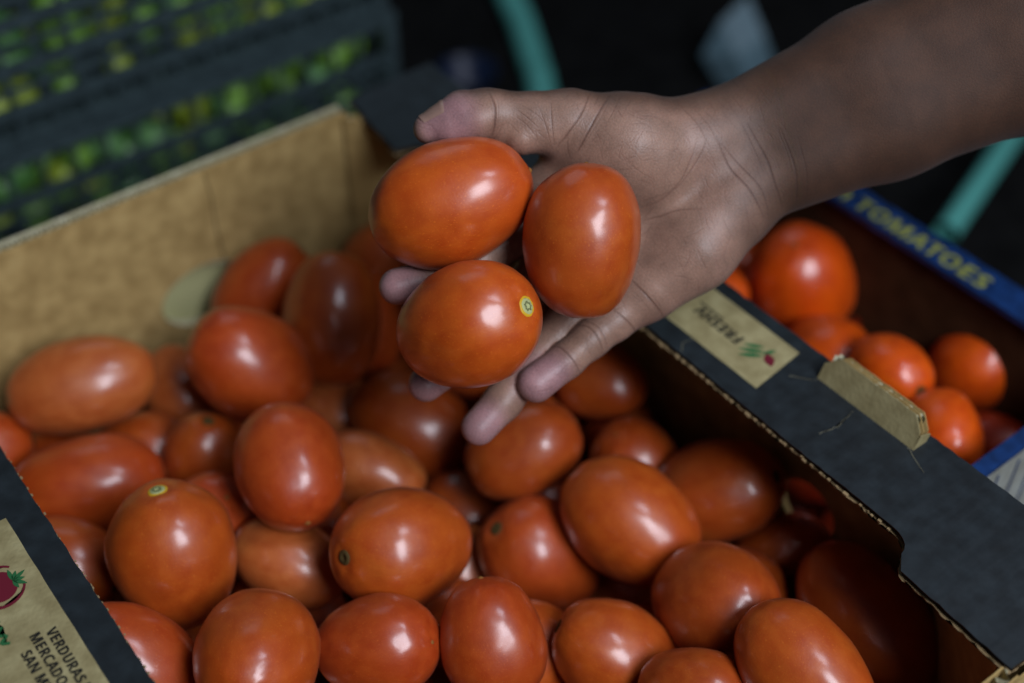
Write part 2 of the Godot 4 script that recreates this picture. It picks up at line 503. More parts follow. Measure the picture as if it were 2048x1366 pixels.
func print_left(f: Node):
	var X := Vector3.RIGHT
	var Z := Vector3.BACK
	put("printed_panel", slab_mesh(path([Vector2(-0.402, 0.192), Vector2(-0.367, 0.192), Vector2(-0.367, 0.388), Vector2(-0.402, 0.388)], 0.006, 0.00012), Vector3(0, H + 0.0001, 0), X, Z, 0.00015), M.print_kraft, f)
	var t := H + 0.00045
	lay_text(f, "VERDURAS DE", 0.0044, Vector3(-0.3752, t, 0.2595), Z, X, M.ink, 1.04)
	lay_text(f, "MERCADO DE M", 0.0044, Vector3(-0.3816, t, 0.2575), Z, X, M.ink, 1.04)
	lay_text(f, "SAN MI", 0.0044, Vector3(-0.3878, t, 0.2635), Z, X, M.ink, 1.04)
	# printed tomato: a filled body, loose brush strokes round it and a star of sepals
	var m := Vector2(-0.3838, 0.2265)
	var body := PackedVector2Array()
	for k in 26:
		var an := TAU * k / 26
		body.append(m + Vector2(0.0076 * cos(an) - 0.0012 * exp(-8.0 * an * an) - 0.0012 * exp(-8.0 * (an - TAU) * (an - TAU)), 0.0082 * sin(an)))
	put("printed_fruit", slab_mesh(body, Vector3(0, t - 0.0001, 0), X, Z, 0.00015), M.ink_red, f)
	for q in [[0.35, 0.105, 0.0008], [-0.75, -0.085, 0.0007]]:
		var arc := []
		for k in 19: arc.append(m + Vector2(0.0102 * cos(q[0] + q[1] * k), 0.0112 * sin(q[0] + q[1] * k)))
		put("printed_stroke", slab_mesh(stroke(arc, 0.0005, q[2]), Vector3(0, t - 0.0001, 0), X, Z, 0.00015), M.ink_red, f)
	for k in 6:
		var an := -1.5 + k * 0.58
		var from := m + Vector2(0.0058, 0.0002)
		put("printed_leaf", slab_mesh(blade(from, from + Vector2(cos(an), sin(an)) * (0.0068 if k % 2 == 0 else 0.0052), 0.0009), Vector3(0, t + 0.0001, 0), X, Z, 0.0002), M.ink_green, f)
	var wave := []
	for k in 22: wave.append(Vector2(-0.3925 + 0.0016 * sin(k * 0.95), 0.2415 + k * 0.00068))
	put("printed_script", slab_mesh(stroke(wave, 0.0009, 0.0007), Vector3(0, t - 0.0001, 0), X, Z, 0.00015), M.ink_green, f)

func build_tab(c: Node):
	# the stacking tab: two plies of board standing up out of a slot in the right flap, leaning outwards
	var Z := Vector3.BACK
	var up := Vector3(0.42, 0.91, 0).normalized()
	var outl := path([Vector2(0.3535, 0), Vector2(0.3535, 0.010), Vector2(0.3605, 0.0168), Vector2(0.4065, 0.0168), Vector2(0.4125, 0.0105), Vector2(0.4135, 0)], 0.004, 0.00025)
	var tab := put("stacking_tab", slab_mesh(outl, Vector3(-0.0148, H - 0.001, 0), Z, up, -0.0006), M.print_kraft, c)
	for i in 2:
		var o := Vector3(up.y, -up.x, 0) * (0.0034 + 0.0042 * i)
		put("liner", slab_mesh(outl, Vector3(-0.0148, H - 0.001, 0) + o, Z, up, -0.0006), M.kraft, tab)
		var st := tool()
		flute_core(st, Vector3(-0.0148, H - 0.001, 0.3555) + up * 0.0158 + Vector3(up.y, -up.x, 0) * (0.0007 + 0.0042 * i), Vector3(-0.0148, H - 0.001, 0.4095) + up * 0.0158 + Vector3(up.y, -up.x, 0) * (0.0007 + 0.0042 * i), Vector3(up.y, -up.x, 0) * 0.0027, -up * 0.012)
		st.generate_normals()
		put("flute", flat(st), M.kraft_edge, tab)
	put("edge_ply", slab_mesh(rect(0.4133, 0.0, 0.4141, 0.0095), Vector3(-0.0148, H - 0.001, 0), Z, up, -0.0085), M.print_kraft, tab)

func build_side_box():
	var c := thing("blue_rimmed_box", "dark box with a blue rim lettered in yellow, right of the kraft carton", "box", CORNER, TURN)
	var X := Vector3.RIGHT
	var Y := Vector3.UP
	var Z := Vector3.BACK
	var h := 0.165
	put("base", slab_mesh(rect(0.006, 0.098, 0.16, 0.43), Vector3(0, 0.004, 0), X, Z, 0.004), M.dark_card, c)
	put("right_wall", slab_mesh(rect(-0.43, 0.004, -0.1, h - 0.001), Vector3(0.1435, 0, 0), -Z, Y, 0.004), M.dark_card, c)
	put("left_wall", slab_mesh(rect(-0.43, 0.004, -0.1, 0.055), Vector3(0.006, 0, 0), -Z, Y, -0.0036), M.dark_card, c)
	put("far_wall", slab_mesh(rect(0.006, 0.004, 0.16, h - 0.001), Vector3(0, 0, 0.098), X, Y, 0.004), M.dark_card, c)
	put("near_wall", slab_mesh(rect(0.006, 0.004, 0.162, h - 0.003), Vector3(0, 0, 0.4265), X, Y, 0.004), M.pale_card, c)
	for k in 9:
		put("flute_line", slab_mesh(rect(0.012 + k * 0.017, 0.01, 0.014 + k * 0.017, h - 0.012), Vector3(0, 0, 0.4302), X, Y, 0.0006), M.blue_print, c)
	var rim := put("blue_rim", slab_mesh(path([Vector2(0.139, 0.098), Vector2(0.1615, 0.098), Vector2(0.1615, 0.431), Vector2(0.139, 0.431)], 0.006, 0.0003), Vector3(0, h, 0), X, Z, 0.004), M.blue_print, c)
	put("blue_rim", slab_mesh(rect(0.008, 0.4225, 0.1388, 0.431), Vector3(0, h - 0.0004, 0), X, Z, 0.003), M.blue_print, c)
	lay_text(rim, "en TOMATOES", 0.0122, Vector3(0.1482, h + 0.0002, 0.2165), Z, X, M.yellow_ink, 1.12)

# ------------------------------------------------------------------ crates of limes
func build_crates():
	var proto := make_crate("upper black slatted crate full of limes, its lower rim resting on another crate, far left")
	proto.position = CORNER + Basis(Vector3.UP, TURN) * Vector3(0.124, 0.0825, -0.25)
	proto.rotation.y = TURN
	var low: Node3D = proto.duplicate()
	low.name = numbered("slatted_crate")
	add_child(low)
	low.set_meta("label", "lower black slatted crate of limes, right behind the tan far wall of the carton")
	low.position = CORNER + Basis(Vector3.UP, TURN) * Vector3(0.13, -0.198, -0.247)
	# limes lying against the open fronts
	var lime := lime_mesh()
	var to := Basis(Vector3.UP, TURN)
	for row_y in [0.238, 0.205, 0.172, 0.139, 0.1075, 0.046, 0.014, -0.018, -0.05]:
		for col in 18:
			for deep in 2:
				var s := rng.randf_range(0.0115, 0.0180)
				var y: float = row_y + rng.randf_range(-0.014, 0.014)
				if absf(row_y - 0.1075) < 0.001: y = 0.0912 + s * 1.1
				elif absf(row_y - 0.046) < 0.001: y = row_y - rng.randf_range(0.0, 0.022)
				var p := Vector3(0.1 - col * 0.028 + rng.randf_range(-0.014, 0.014) - deep * 0.014, y, -0.2565 - s * 1.05 - deep * 0.03 - rng.randf_range(0.0, 0.012))
				if rng.randf() < 0.16: continue
				var o := put(numbered("lime"), lime, M.lime[[0, 0, 1, 2, 3, 0][rng.randi() % 6]], self)
				o.transform = Transform3D(Basis.from_euler(Vector3(rng.randf() * 6, rng.randf() * 6, rng.randf() * 6)).scaled(Vector3.ONE * s), CORNER + to * p)
				if y > 0.08: tag(o, "green lime behind the slats of the upper black crate", "lime", "limes in the upper black crate")
				else: tag(o, "green lime behind the slats of the lower black crate", "lime", "limes in the lower black crate")

func lime_mesh() -> ArrayMesh:
	var st := tool()
	st.set_smooth_group(0)
	var nu := 14
	var nv := 9
	for j in nv:
		for i in nu:
			var q := []
			for k in [[0, 0], [1, 0], [1, 1], [0, 1]]:
				var v: float = PI * (j + k[1]) / nv
				var u: float = TAU * (i + k[0]) / nu
				var r := sin(v) * (1.0 + 0.02 * sin(u * 5.0))
				q.append(Vector3(r * cos(u), cos(v) * 1.12 + 0.1 * pow(absf(cos(v)), 14.0) * signf(cos(v)), r * sin(u)))
			for k in [0, 1, 2, 0, 2, 3]: st.add_vertex(q[k])
	st.index()
	st.generate_normals()
	return st.commit()

func make_crate(label: String) -> Node3D:
	var c := thing("slatted_crate", label, "crate", Vector3.ZERO, 0.0, "black crates of limes")
	var wide := 0.6
	var deep := 0.4
	var tall := 0.28
	var st := tool()
	box_into(st, Vector3(-wide, 0, -deep), Vector3(0, 0.008, 0))
	put("base", flat(st), M.plastic, c)
	for z in [-0.006, -deep]:
		for k in 8:
			var y := 0.0225 + k * 0.0345
			var h := 0.0085
			st = tool()
			if k == 7: box_into(st, Vector3(-wide, tall - 0.0125, z - 0.004), Vector3(0.0, tall - 0.002, z + 0.008))
			else: box_into(st, Vector3(-wide + 0.012, y, z), Vector3(-0.012, y + h, z + 0.006))
			put("rim" if k == 7 else "slat", flat(st), M.plastic, c)
		for k in 6:
			st = tool()
			var y := 0.0425 + k * 0.0345
			box_into(st, Vector3(-wide + 0.012, y, z + 0.0012), Vector3(-0.012, y + 0.0042, z + 0.0046))
			put("thin_slat", flat(st), M.plastic, c)
		for k in 21:
			st = tool()
			var x := -wide + 0.036 + k * 0.0262
			box_into(st, Vector3(x, 0.0082, z + 0.0004), Vector3(x + 0.0035, tall - 0.0127, z + 0.0048))
			put("rib", flat(st), M.plastic, c)
	for x in [-wide, -0.012]:
		for z in [-deep, -0.012]:
			st = tool()
			box_into(st, Vector3(x - 0.0, 0.0, z - 0.004), Vector3(x + 0.012, tall - 0.013, z + 0.0135))
			put("corner_post", flat(st), M.plastic, c)
		for k in 7:
			st = tool()
			box_into(st, Vector3(x + 0.003, 0.0225 + k * 0.0345, -deep + 0.0136), Vector3(x + 0.009, 0.031 + k * 0.0345, -0.0165))
			put("slat", flat(st), M.plastic, c)
	return c

# ------------------------------------------------------------------ background
func bar(a: Vector3, b: Vector3, w: float) -> ArrayMesh:
	var st := tool()
	var d := (b - a).normalized()
	var x := d.cross(Vector3(0.3, 0.1, -1)).normalized()
	var z := x.cross(d).normalized()
	var poly := PackedVector2Array()
	for s in [[1, 1], [-1, 1], [-1, -1], [1, -1]]:
		var cx: float = s[0] * (w / 2 - w * 0.15)
		var cy: float = s[1] * (w / 2 - w * 0.15)
		for k in 4:
			var an: float = atan2(s[1], s[0]) - PI / 4 + PI / 6 * k
			poly.append(Vector2(cx + cos(an) * w * 0.15, cy + sin(an) * w * 0.15))
	slab(st, poly, a, x, d.cross(x), -a.distance_to(b) if x.cross(d.cross(x)).dot(d) < 0 else a.distance_to(b))
	return st.commit()

func build_background():
	var leg := put(numbered("teal_leg"), tube_mesh([Vector3(-0.0223, -0.1750, -1.5799), Vector3(0.0100, -0.1854, -1.4587), Vector3(0.0309, -0.1909, -1.3421), Vector3(0.0423, -0.2073, -1.2429)], 0.0175, 14), M.teal, self)
	tag(leg, "bowed teal metal leg rising behind the thumb", "leg")
	leg = put(numbered("teal_leg"), tube_mesh([Vector3(0.5521, -0.1491, -1.1879), Vector3(0.4023, -0.1113, -0.9463)], 0.0115, 14), M.teal, self)
	tag(leg, "thin teal metal leg slanting down behind the blue rimmed box", "leg")
	var p := put("dark_post", bar(Vector3(0.0676, -0.2335, -1.7042), Vector3(0.0897, -0.2550, -1.2802), 0.05), M.post, self)
	tag(p, "dark blue grey post just right of the teal leg behind the thumb", "post")
	var rail := put("dim_rail", bar(Vector3(0.3878, -0.2786, -1.7301), Vector3(0.4765, -0.2444, -1.4851), 0.03), M.post, self)
	tag(rail, "dim dark rail above the forearm, beside the pale crumpled bag", "rail")
	# crumpled bag on the ground: sharp folds of thin film
	var st := tool()
	var bp := [Vector3(0.004, 0.062, -0.01), Vector3(-0.044, -0.004, 0.012), Vector3(-0.018, -0.042, 0.02), Vector3(0.012, -0.03, 0.034), Vector3(0.046, -0.024, 0.004), Vector3(0.026, 0.022, 0.012), Vector3(-0.008, 0.008, 0.032), Vector3(0.004, -0.03, -0.03), Vector3(-0.026, 0.036, 0.004)]
	for f in [[0, 5, 6], [0, 6, 8], [8, 6, 1], [1, 6, 2], [2, 6, 3], [6, 5, 3], [5, 4, 3], [0, 4, 5], [0, 7, 4], [0, 8, 7], [8, 1, 7], [1, 2, 7], [2, 3, 7], [3, 4, 7]]:
		for k in f: st.add_vertex(bp[k])
	st.generate_normals()
	var bag := put("plastic_bag", flat(st), M.bag, self)
	bag.position = Vector3(0.2657, -0.1550, -1.3445)
	tag(bag, "pale blue white crumpled plastic bag on the dark ground above the wrist", "bag")
	# tub
	var tub := thing("blue_tub", "dark blue plastic tub on the ground behind the far corner of the carton", "tub", Vector3(-0.0515, -0.1979, -1.3040))
	st = tool()
	st.set_smooth_group(0)
	var prof := [Vector2(0.0, 0.004), Vector2(0.026, 0.0), Vector2(0.032, 0.034), Vector2(0.035, 0.036), Vector2(0.035, 0.039), Vector2(0.031, 0.038), Vector2(0.024, 0.006), Vector2(0.0, 0.008)]
	for i in prof.size() - 1:
		for k in 28:
			var a0 := TAU * k / 28
			var a1 := TAU * (k + 1) / 28
			var q := [Vector3(prof[i].x * cos(a0), prof[i].y, prof[i].x * sin(a0)), Vector3(prof[i].x * cos(a1), prof[i].y, prof[i].x * sin(a1)), Vector3(prof[i + 1].x * cos(a1), prof[i + 1].y, prof[i + 1].x * sin(a1)), Vector3(prof[i + 1].x * cos(a0), prof[i + 1].y, prof[i + 1].x * sin(a0))]
			for v in [q[0], q[2], q[1], q[0], q[3], q[2]]: st.add_vertex(v)
	st.generate_normals()
	put("wall", flat(st), M.tub, tub)
	# the bench that carries both boxes
	var bench := thing("market_bench", "low dark plank bench under the two boxes of tomatoes", "bench", CORNER, TURN)
	for k in 6:
		st = tool()
		box_into(st, Vector3(-0.42 + k * 0.0975, -0.022, -0.02), Vector3(-0.42 + k * 0.0975 + 0.092, -0.0005, 0.57))
		put("plank", flat(st), M.post, bench)
	for x in [-0.38, 0.1]:
		for z in [0.02, 0.5]:
			st = tool()
			box_into(st, Vector3(x, -0.198, z), Vector3(x + 0.04, -0.0225, z + 0.04))
			put("leg", flat(st), M.post, bench)

# ------------------------------------------------------------------ tomatoes
func tomato_mesh(kind: int) -> ArrayMesh:
	# a plum tomato of half length 1 along y (stem end up) and half width 1
	var st := tool()
	var nu := 44
	var nv := 34
	var n := FastNoiseLite.new()
	n.seed = 40 + kind
	n.frequency = 0.55
	var grid := []
	for j in nv + 1:
		var row := []
		var v := PI * j / nv
		for i in nu:
			var u := TAU * i / nu
			var y := cos(v)
			var r := pow(sin(v), [0.90, 0.84, 0.95, 0.88][kind])
			r *= 1.0 + [0.05, -0.04, 0.07, 0.0][kind] * y * (1 - y * y) * 1.6
			r *= 1.0 + 0.012 * cos(u * 3.0 + kind) * sin(v) + [0.0, 0.018, 0.008, 0.022][kind] * cos(u * 2.0 + 1.3 * kind)
			var d := Vector3(cos(u) * r, y, sin(u) * r)
			d *= 1.0 + 0.055 * n.get_noise_3dv(d * 1.2)
			var top := exp(-pow(r / 0.17, 2.0))
			if y > 0: d.y -= 0.055 * top
			else: d.y -= [0.02, 0.01, 0.03, 0.0][kind] * exp(-pow(r / 0.12, 2.0))
			row.append(d)
		grid.append(row)
	for j in nv + 1:
		for i in nu:
			var a: Vector3 = grid[maxi(j - 1, 0)][i]
			var b: Vector3 = grid[mini(j + 1, nv)][i]
			var l: Vector3 = grid[j][posmod(i - 1, nu)]
			var r: Vector3 = grid[j][(i + 1) % nu]
			var nrm := (r - l).cross(b - a)
			if j == 0: nrm = Vector3.UP
			elif j == nv: nrm = Vector3.DOWN
			nrm = nrm.normalized()
			if nrm.dot(grid[j][i]) < 0: nrm = -nrm
			var y: float = grid[j][i].y
			var rr := Vector2(grid[j][i].x, grid[j][i].z).length()
			var c := Color(1, 1, 1)
			if y > 0:
				c = c.lerp(Color(1.05, 1.7, 0.9), 0.8 * exp(-pow(rr / 0.20, 2.0)))
				c = c.lerp(Color(1.0, 1.15, 0.9), 0.5 * smoothstep(0.3, 1.0, y))
			else:
				c = c.lerp(Color(0.98, 0.78, 0.8), 0.6 * smoothstep(0.3, 1.0, -y))
			c = c * (1.0 + 0.16 * n.get_noise_3dv(grid[j][i] * 2.2 + Vector3(9, 3, 1)))
			st.set_color(Color(c.r, c.g, c.b, 1))
			st.set_normal(nrm)
			st.add_vertex(grid[j][i])
	for j in nv:
		for i in nu:
			var a := j * nu + i
			var b := j * nu + (i + 1) % nu
			for k in [a, b + nu, b, a, a + nu, b + nu]: st.add_index(k)
	return st.commit()

func disc_mesh(profile: Array, wobble: float, sd: int) -> ArrayMesh:
	var st := tool()
	st.set_smooth_group(0)
	var r := RandomNumberGenerator.new()
	r.seed = sd
	var k := 20
	var w := []
	for i in k: w.append(1.0 + r.randf_range(-wobble, wobble))
	for j in profile.size() - 1:
		for i in k:
			var q := []
			for s in [[0, 0], [1, 0], [1, 1], [0, 1]]:
				var u: float = TAU * (i + s[0]) / k
				var pr: Vector2 = profile[j + s[1]]
				q.append(Vector3(cos(u) * pr.x * w[(i + s[0]) % k], pr.y, sin(u) * pr.x * w[(i + s[0]) % k]))
			for m in [0, 1, 2, 0, 2, 3]: st.add_vertex(q[m])
	st.generate_normals()
	return st.commit()

func build_tomatoes():
	var meshes := []
	for k in 4: meshes.append(tomato_mesh(k))
	var scar := disc_mesh([Vector2(0, 0.0009), Vector2(0.0011, 0.0007), Vector2(0.0016, 0.0011), Vector2(0.0033, 0.0012), Vector2(0.0039, 0.0003)], 0.08, 1)
	var ring := disc_mesh([Vector2(0.0036, 0.0009), Vector2(0.0043, 0.0010), Vector2(0.0048, 0.0006), Vector2(0.0052, -0.0006)], 0.06, 2)
	var core := disc_mesh([Vector2(0.0014, 0.0013), Vector2(0.0017, 0.0016), Vector2(0.0021, 0.0013)], 0.3, 3)
	var tip := disc_mesh([Vector2(0, 0.0005), Vector2(0.0006, 0.0004), Vector2(0.0010, 0.0001), Vector2(0.0014, -0.0004)], 0.3, 4)
	var rows := [
		[Vector3(-0.0278, 0.2945, -0.4749), Vector3(-0.9247, -0.3415, 0.1686), 0.0388, 0.0287, 0, "tomatoes in the hand", "elongated tomato pinched under the thumb, uppermost of the three in the hand", false],
		[Vector3(0.0316, 0.2889, -0.4542), Vector3(-0.0374, -0.8417, 0.5386), 0.0347, 0.0271, 1, "tomatoes in the hand", "tomato standing on end in the palm, right of the other two held ones", false],
		[Vector3(-0.0193, 0.2643, -0.4249), Vector3(0.7475, 0.6029, 0.2789), 0.0356, 0.0280, 0, "tomatoes in the hand", "tomato with a pale green stem scar facing the viewer, lying on the fingertips", true],
		[Vector3(-0.2438, 0.1300, -0.5193), Vector3(0.9538, 0.0310, -0.2988), 0.0417, 0.0272, 2, "tomatoes in the front carton", "tomato lying flat alone against the far left of the carton, below the tan wall", false],
		[Vector3(-0.1473, 0.1426, -0.5220), Vector3(0.5835, -0.8090, -0.0711), 0.0393, 0.0309, 3, "tomatoes in the front carton", "reddish tomato slanting down right, in front of the oval hand hole", false],
		[Vector3(-0.1063, 0.1342, -0.5688), Vector3(0.0318, 0.6396, -0.7680), 0.0400, 0.0296, 4, "tomatoes in the front carton", "dark upright tomato in the hand's shadow, left of the index fingertip", false],
		[Vector3(-0.1572, 0.1180, -0.6151), Vector3(0.7183, 0.5096, -0.4736), 0.0360, 0.0238, 3, "tomatoes in the front carton", "tomato with a long streak of light right beside the oval hand hole", false],
		[Vector3(-0.0883, 0.0950, -0.6610), Vector3(0.4202, 0.8833, -0.2078), 0.0329, 0.0259, 4, "tomatoes in the front carton", "tomato at the foot of the far wall, half hidden by the topmost held tomato", false],
		[Vector3(-0.3001, 0.1080, -0.4871), Vector3(0.9405, -0.0400, -0.3375), 0.0309, 0.0225, 3, "tomatoes in the front carton", "tomato cut by the left edge of the view, above the dark flap", false],
		[Vector3(-0.2332, 0.1061, -0.4632), Vector3(-0.9603, 0.0062, 0.2790), 0.0418, 0.0291, 3, "tomatoes in the front carton", "long red tomato lying just below the flat far left one", false],
		[Vector3(-0.1640, 0.1481, -0.3862), Vector3(-0.0989, 0.9460, -0.3086), 0.0385, 0.0303, 1, "tomatoes in the front carton", "upright orange tomato with a yellow rimmed green stem scar on top", true],
		[Vector3(-0.1747, 0.0993, -0.4891), Vector3(0.2178, 0.9644, -0.1499), 0.0295, 0.0233, 4, "tomatoes in the front carton", "dim tomato sunk between the stem scarred upright one and the red tipped upright one", false],
		[Vector3(-0.1123, 0.1580, -0.4340), Vector3(-0.3452, 0.1282, -0.9297), 0.0350, 0.0276, 3, "tomatoes in the front carton", "upright tomato whose deep red blossom tip points down to the viewer", false],
		[Vector3(-0.0789, 0.1017, -0.4777), Vector3(0.9224, -0.2328, 0.3083), 0.0313, 0.0224, 2, "tomatoes in the front carton", "half hidden pale orange tomato squeezed right of the red tipped upright one", false],
		[Vector3(-0.0536, 0.1469, -0.3925), Vector3(-0.6905, 0.4753, 0.5452), 0.0379, 0.0298, 1, "tomatoes in the front carton", "big tomato with a brown stem scar at its left end, middle of the front", false],
		[Vector3(-0.1146, 0.1120, -0.4084), Vector3(-0.9248, 0.2516, -0.2854), 0.0315, 0.0227, 2, "tomatoes in the front carton", "pale tomato with a narrow end pointing down right, under the red tipped upright one", false],
		[Vector3(-0.0593, 0.0765, -0.5366), Vector3(-0.9037, 0.2474, -0.3495), 0.0409, 0.0297, 4, "tomatoes in the front carton", "tomato lying under the held stem scarred one, below the middle fingertip", false],
		[Vector3(0.0063, 0.1193, -0.4790), Vector3(-0.8636, -0.4175, 0.2827), 0.0331, 0.0254, 4, "tomatoes in the front carton", "tomato directly under the ring and little fingertips", false],
		[Vector3(0.0519, 0.1109, -0.5411), Vector3(-0.7666, -0.1347, -0.6278), 0.0300, 0.0236, 4, "tomatoes in the front carton", "round looking tomato in the dark behind the little finger", false],
		[Vector3(0.0672, 0.0604, -0.5368), Vector3(-0.1149, 0.9763, -0.1835), 0.0312, 0.0246, 4, "tomatoes in the front carton", "dull tomato low down against the right wall of the carton, beneath the palm", false],
		[Vector3(0.0615, 0.1223, -0.4267), Vector3(-0.7640, 0.2335, -0.6015), 0.0393, 0.0302, 1, "tomatoes in the front carton", "large egg shaped tomato with a dark pinprick in its highlight, pointing down right", false],
		[Vector3(0.1123, 0.1120, -0.4559), Vector3(0.7819, 0.5904, 0.2003), 0.0362, 0.0285, 4, "tomatoes in the front carton", "tomato nestled behind the large egg shaped one, near the right wall", false],
		[Vector3(0.0158, 0.0834, -0.4335), Vector3(-0.6608, 0.7481, 0.0599), 0.0381, 0.0300, 3, "tomatoes in the front carton", "round red tomato left of the large egg shaped one", false],
		[Vector3(0.0988, 0.1323, -0.3697), Vector3(-0.4763, -0.5544, -0.6825), 0.0357, 0.0281, 4, "tomatoes in the front carton", "shaded tomato below the tip of the large egg shaped one", false],
		[Vector3(0.1473, 0.0850, -0.4374), Vector3(0.9150, 0.4028, -0.0231), 0.0273, 0.0186, 4, "tomatoes in the front carton", "small dark tomato in front of the hole in the shaded right wall", false],
		[Vector3(0.1787, 0.1050, -0.3766), Vector3(-0.5083, 0.2440, -0.8259), 0.0447, 0.0292, 4, "tomatoes in the front carton", "longest tomato, deep in the shade of the wide dark flap at the front right", false],
		[Vector3(0.1291, 0.1582, -0.3148), Vector3(-0.6138, 0.1773, -0.7692), 0.0363, 0.0247, 1, "tomatoes in the front carton", "frosted tomato at the bottom edge, right of centre, before the shaded long one", false],
		[Vector3(0.0490, 0.1189, -0.3494), Vector3(-0.8813, 0.3892, -0.2678), 0.0311, 0.0245, 1, "tomatoes in the front carton", "tomato with a small dimple at its upper left, below the round red one", false],
		[Vector3(-0.0090, 0.1450, -0.3388), Vector3(0.1807, -0.7766, 0.6036), 0.0310, 0.0244, 3, "tomatoes in the front carton", "upright tomato tapering to its top, at the bottom centre", false],
		[Vector3(-0.0620, 0.1419, -0.3390), Vector3(-0.8631, -0.4499, -0.2295), 0.0302, 0.0238, 3, "tomatoes in the front carton", "squat tomato at the bottom edge, directly below the brown scarred big one", false],
		[Vector3(-0.1145, 0.1520, -0.3262), Vector3(-0.0561, -0.5116, -0.8574), 0.0360, 0.0284, 1, "tomatoes in the front carton", "broad tomato at the bottom edge, below the upright one with the yellow rimmed scar", false],
		[Vector3(-0.1748, 0.1357, -0.3328), Vector3(0.8055, -0.5506, 0.2192), 0.0358, 0.0254, 3, "tomatoes in the front carton", "matt tomato at the bottom left, leaning along the printed dark flap", false],
		[Vector3(-0.2311, 0.1083, -0.4111), Vector3(0.9036, -0.2214, 0.3666), 0.0297, 0.0234, 4, "tomatoes in the front carton", "tomato half under the printed dark flap, below the long red one", false],
		[Vector3(0.0829, 0.1373, -0.3168), Vector3(-0.8709, -0.3450, -0.3500), 0.0264, 0.0208, 4, "tomatoes in the front carton", "tomato showing only its rounded top at the bottom edge, left of the frosted one", false],
		[Vector3(0.0669, 0.0514, -0.4342), Vector3(0.8237, 0.0424, 0.5655), 0.0286, 0.0225, 2, "tomatoes in the front carton", "dull tomato seen low in the gap under the large egg shaped one", false],
		[Vector3(-0.0278, 0.0582, -0.4395), Vector3(0.1265, 0.6712, -0.7304), 0.0295, 0.0213, 2, "tomatoes in the front carton", "narrow tomato seen in the gap right of the brown scarred big one", false],
		[Vector3(-0.0278, 0.0525, -0.4867), Vector3(0.5382, -0.4418, 0.7178), 0.0295, 0.0230, 4, "tomatoes in the front carton", "small dim tomato in the gap above the brown scarred big one", false],
		[Vector3(-0.1148, 0.0597, -0.5669), Vector3(0.6098, -0.2060, 0.7653), 0.0328, 0.0259, 2, "tomatoes in the front carton", "pale mauve tinted tomato low in the gap right of the reddish slanting one", false],
		[Vector3(-0.2178, 0.0802, -0.5114), Vector3(0.9797, 0.1182, 0.1620), 0.0307, 0.0242, 4, "tomatoes in the front carton", "dark tomato low in the gap below the flat far left one", false],
		[Vector3(-0.2014, 0.0852, -0.5555), Vector3(0.4245, -0.6140, 0.6654), 0.0306, 0.0229, 2, "tomatoes in the front carton", "tomato half hidden between the flat far left one and the reddish slanting one", false],
		[Vector3(0.1862, 0.1055, -0.6355), Vector3(0.2647, -0.9164, -0.3002), 0.0450, 0.0354, 5, "tomatoes in the blue rimmed box", "largest bright red tomato in the neighbouring box, beside the wrist", false],
		[Vector3(0.2345, 0.0827, -0.6365), Vector3(-0.0911, -0.1053, 0.9903), 0.0209, 0.0164, 6, "tomatoes in the blue rimmed box", "small dark red tomato at the far side of the neighbouring box", false],
		[Vector3(0.1932, 0.1001, -0.5722), Vector3(0.4207, 0.2982, 0.8568), 0.0319, 0.0251, 5, "tomatoes in the blue rimmed box", "bright red tomato behind the cardboard tab, left of its twin", false],
		[Vector3(0.2179, 0.1283, -0.5313), Vector3(0.4216, 0.2458, 0.8728), 0.0263, 0.0207, 5, "tomatoes in the blue rimmed box", "bright red tomato behind the cardboard tab, right of its twin", false],
		[Vector3(0.2792, 0.1000, -0.5611), Vector3(0.2557, 0.9285, 0.2693), 0.0331, 0.0261, 5, "tomatoes in the blue rimmed box", "shadowed orange tomato alone at the right of the neighbouring box", false],
		[Vector3(0.2373, 0.1261, -0.4847), Vector3(-0.0109, 0.1750, 0.9845), 0.0280, 0.0220, 5, "tomatoes in the blue rimmed box", "bright red tomato just past the right end of the cardboard tab", false],
		[Vector3(0.2854, 0.0850, -0.5130), Vector3(0.7541, -0.0385, 0.6557), 0.0250, 0.0182, 6, "tomatoes in the blue rimmed box", "nearly black red tomato in the near corner of the neighbouring box", false],
		[Vector3(0.1513, 0.0861, -0.6791), Vector3(0.1220, 0.0295, 0.9921), 0.0267, 0.0210, 5, "tomatoes in the blue rimmed box", "bright red tomato peeping out under the heel of the hand", false],
		[Vector3(0.1323, 0.1140, -0.6149), Vector3(0.1640, -0.0324, 0.9859), 0.0207, 0.0163, 5, "tomatoes in the blue rimmed box", "red tomato showing a sliver between the hand and the printed carton flap", false],
		[Vector3(0.1878, 0.0470, -0.6473), Vector3(0.5159, 0.0467, 0.8554), 0.0216, 0.0170, 5, "tomatoes in the blue rimmed box", "red tomato showing a sliver behind the printed carton flap, below the largest bright one", false],
		[Vector3(0.1689, 0.0209, -0.5178), Vector3(0.7018, 0.6928, -0.1658), 0.0317, 0.0250, 6, "tomatoes in the blue rimmed box", "red tomato seen through the hole of the shaded right wall", false],
		[Vector3(0.1994, 0.0415, -0.4749), Vector3(0.6848, 0.6399, -0.3487), 0.0295, 0.0221, 6, "tomatoes in the blue rimmed box", "second red tomato seen through the hole of the shaded right wall, nearer the front", false],
		[Vector3(0.0607, 0.0347, -0.3283), Vector3(0.1770, -0.1327, 0.9752), 0.0340, 0.0265, 3, "lower tomatoes in the front carton", "tomato of the lower layers, glimpsed in the gaps between the tomatoes on top", false],
		[Vector3(-0.0296, 0.0349, -0.5657), Vector3(-0.1570, 0.0682, 0.9852), 0.0340, 0.0265, 3, "lower tomatoes in the front carton", "tomato of the lower layers, glimpsed in the gaps between the tomatoes on top", false],
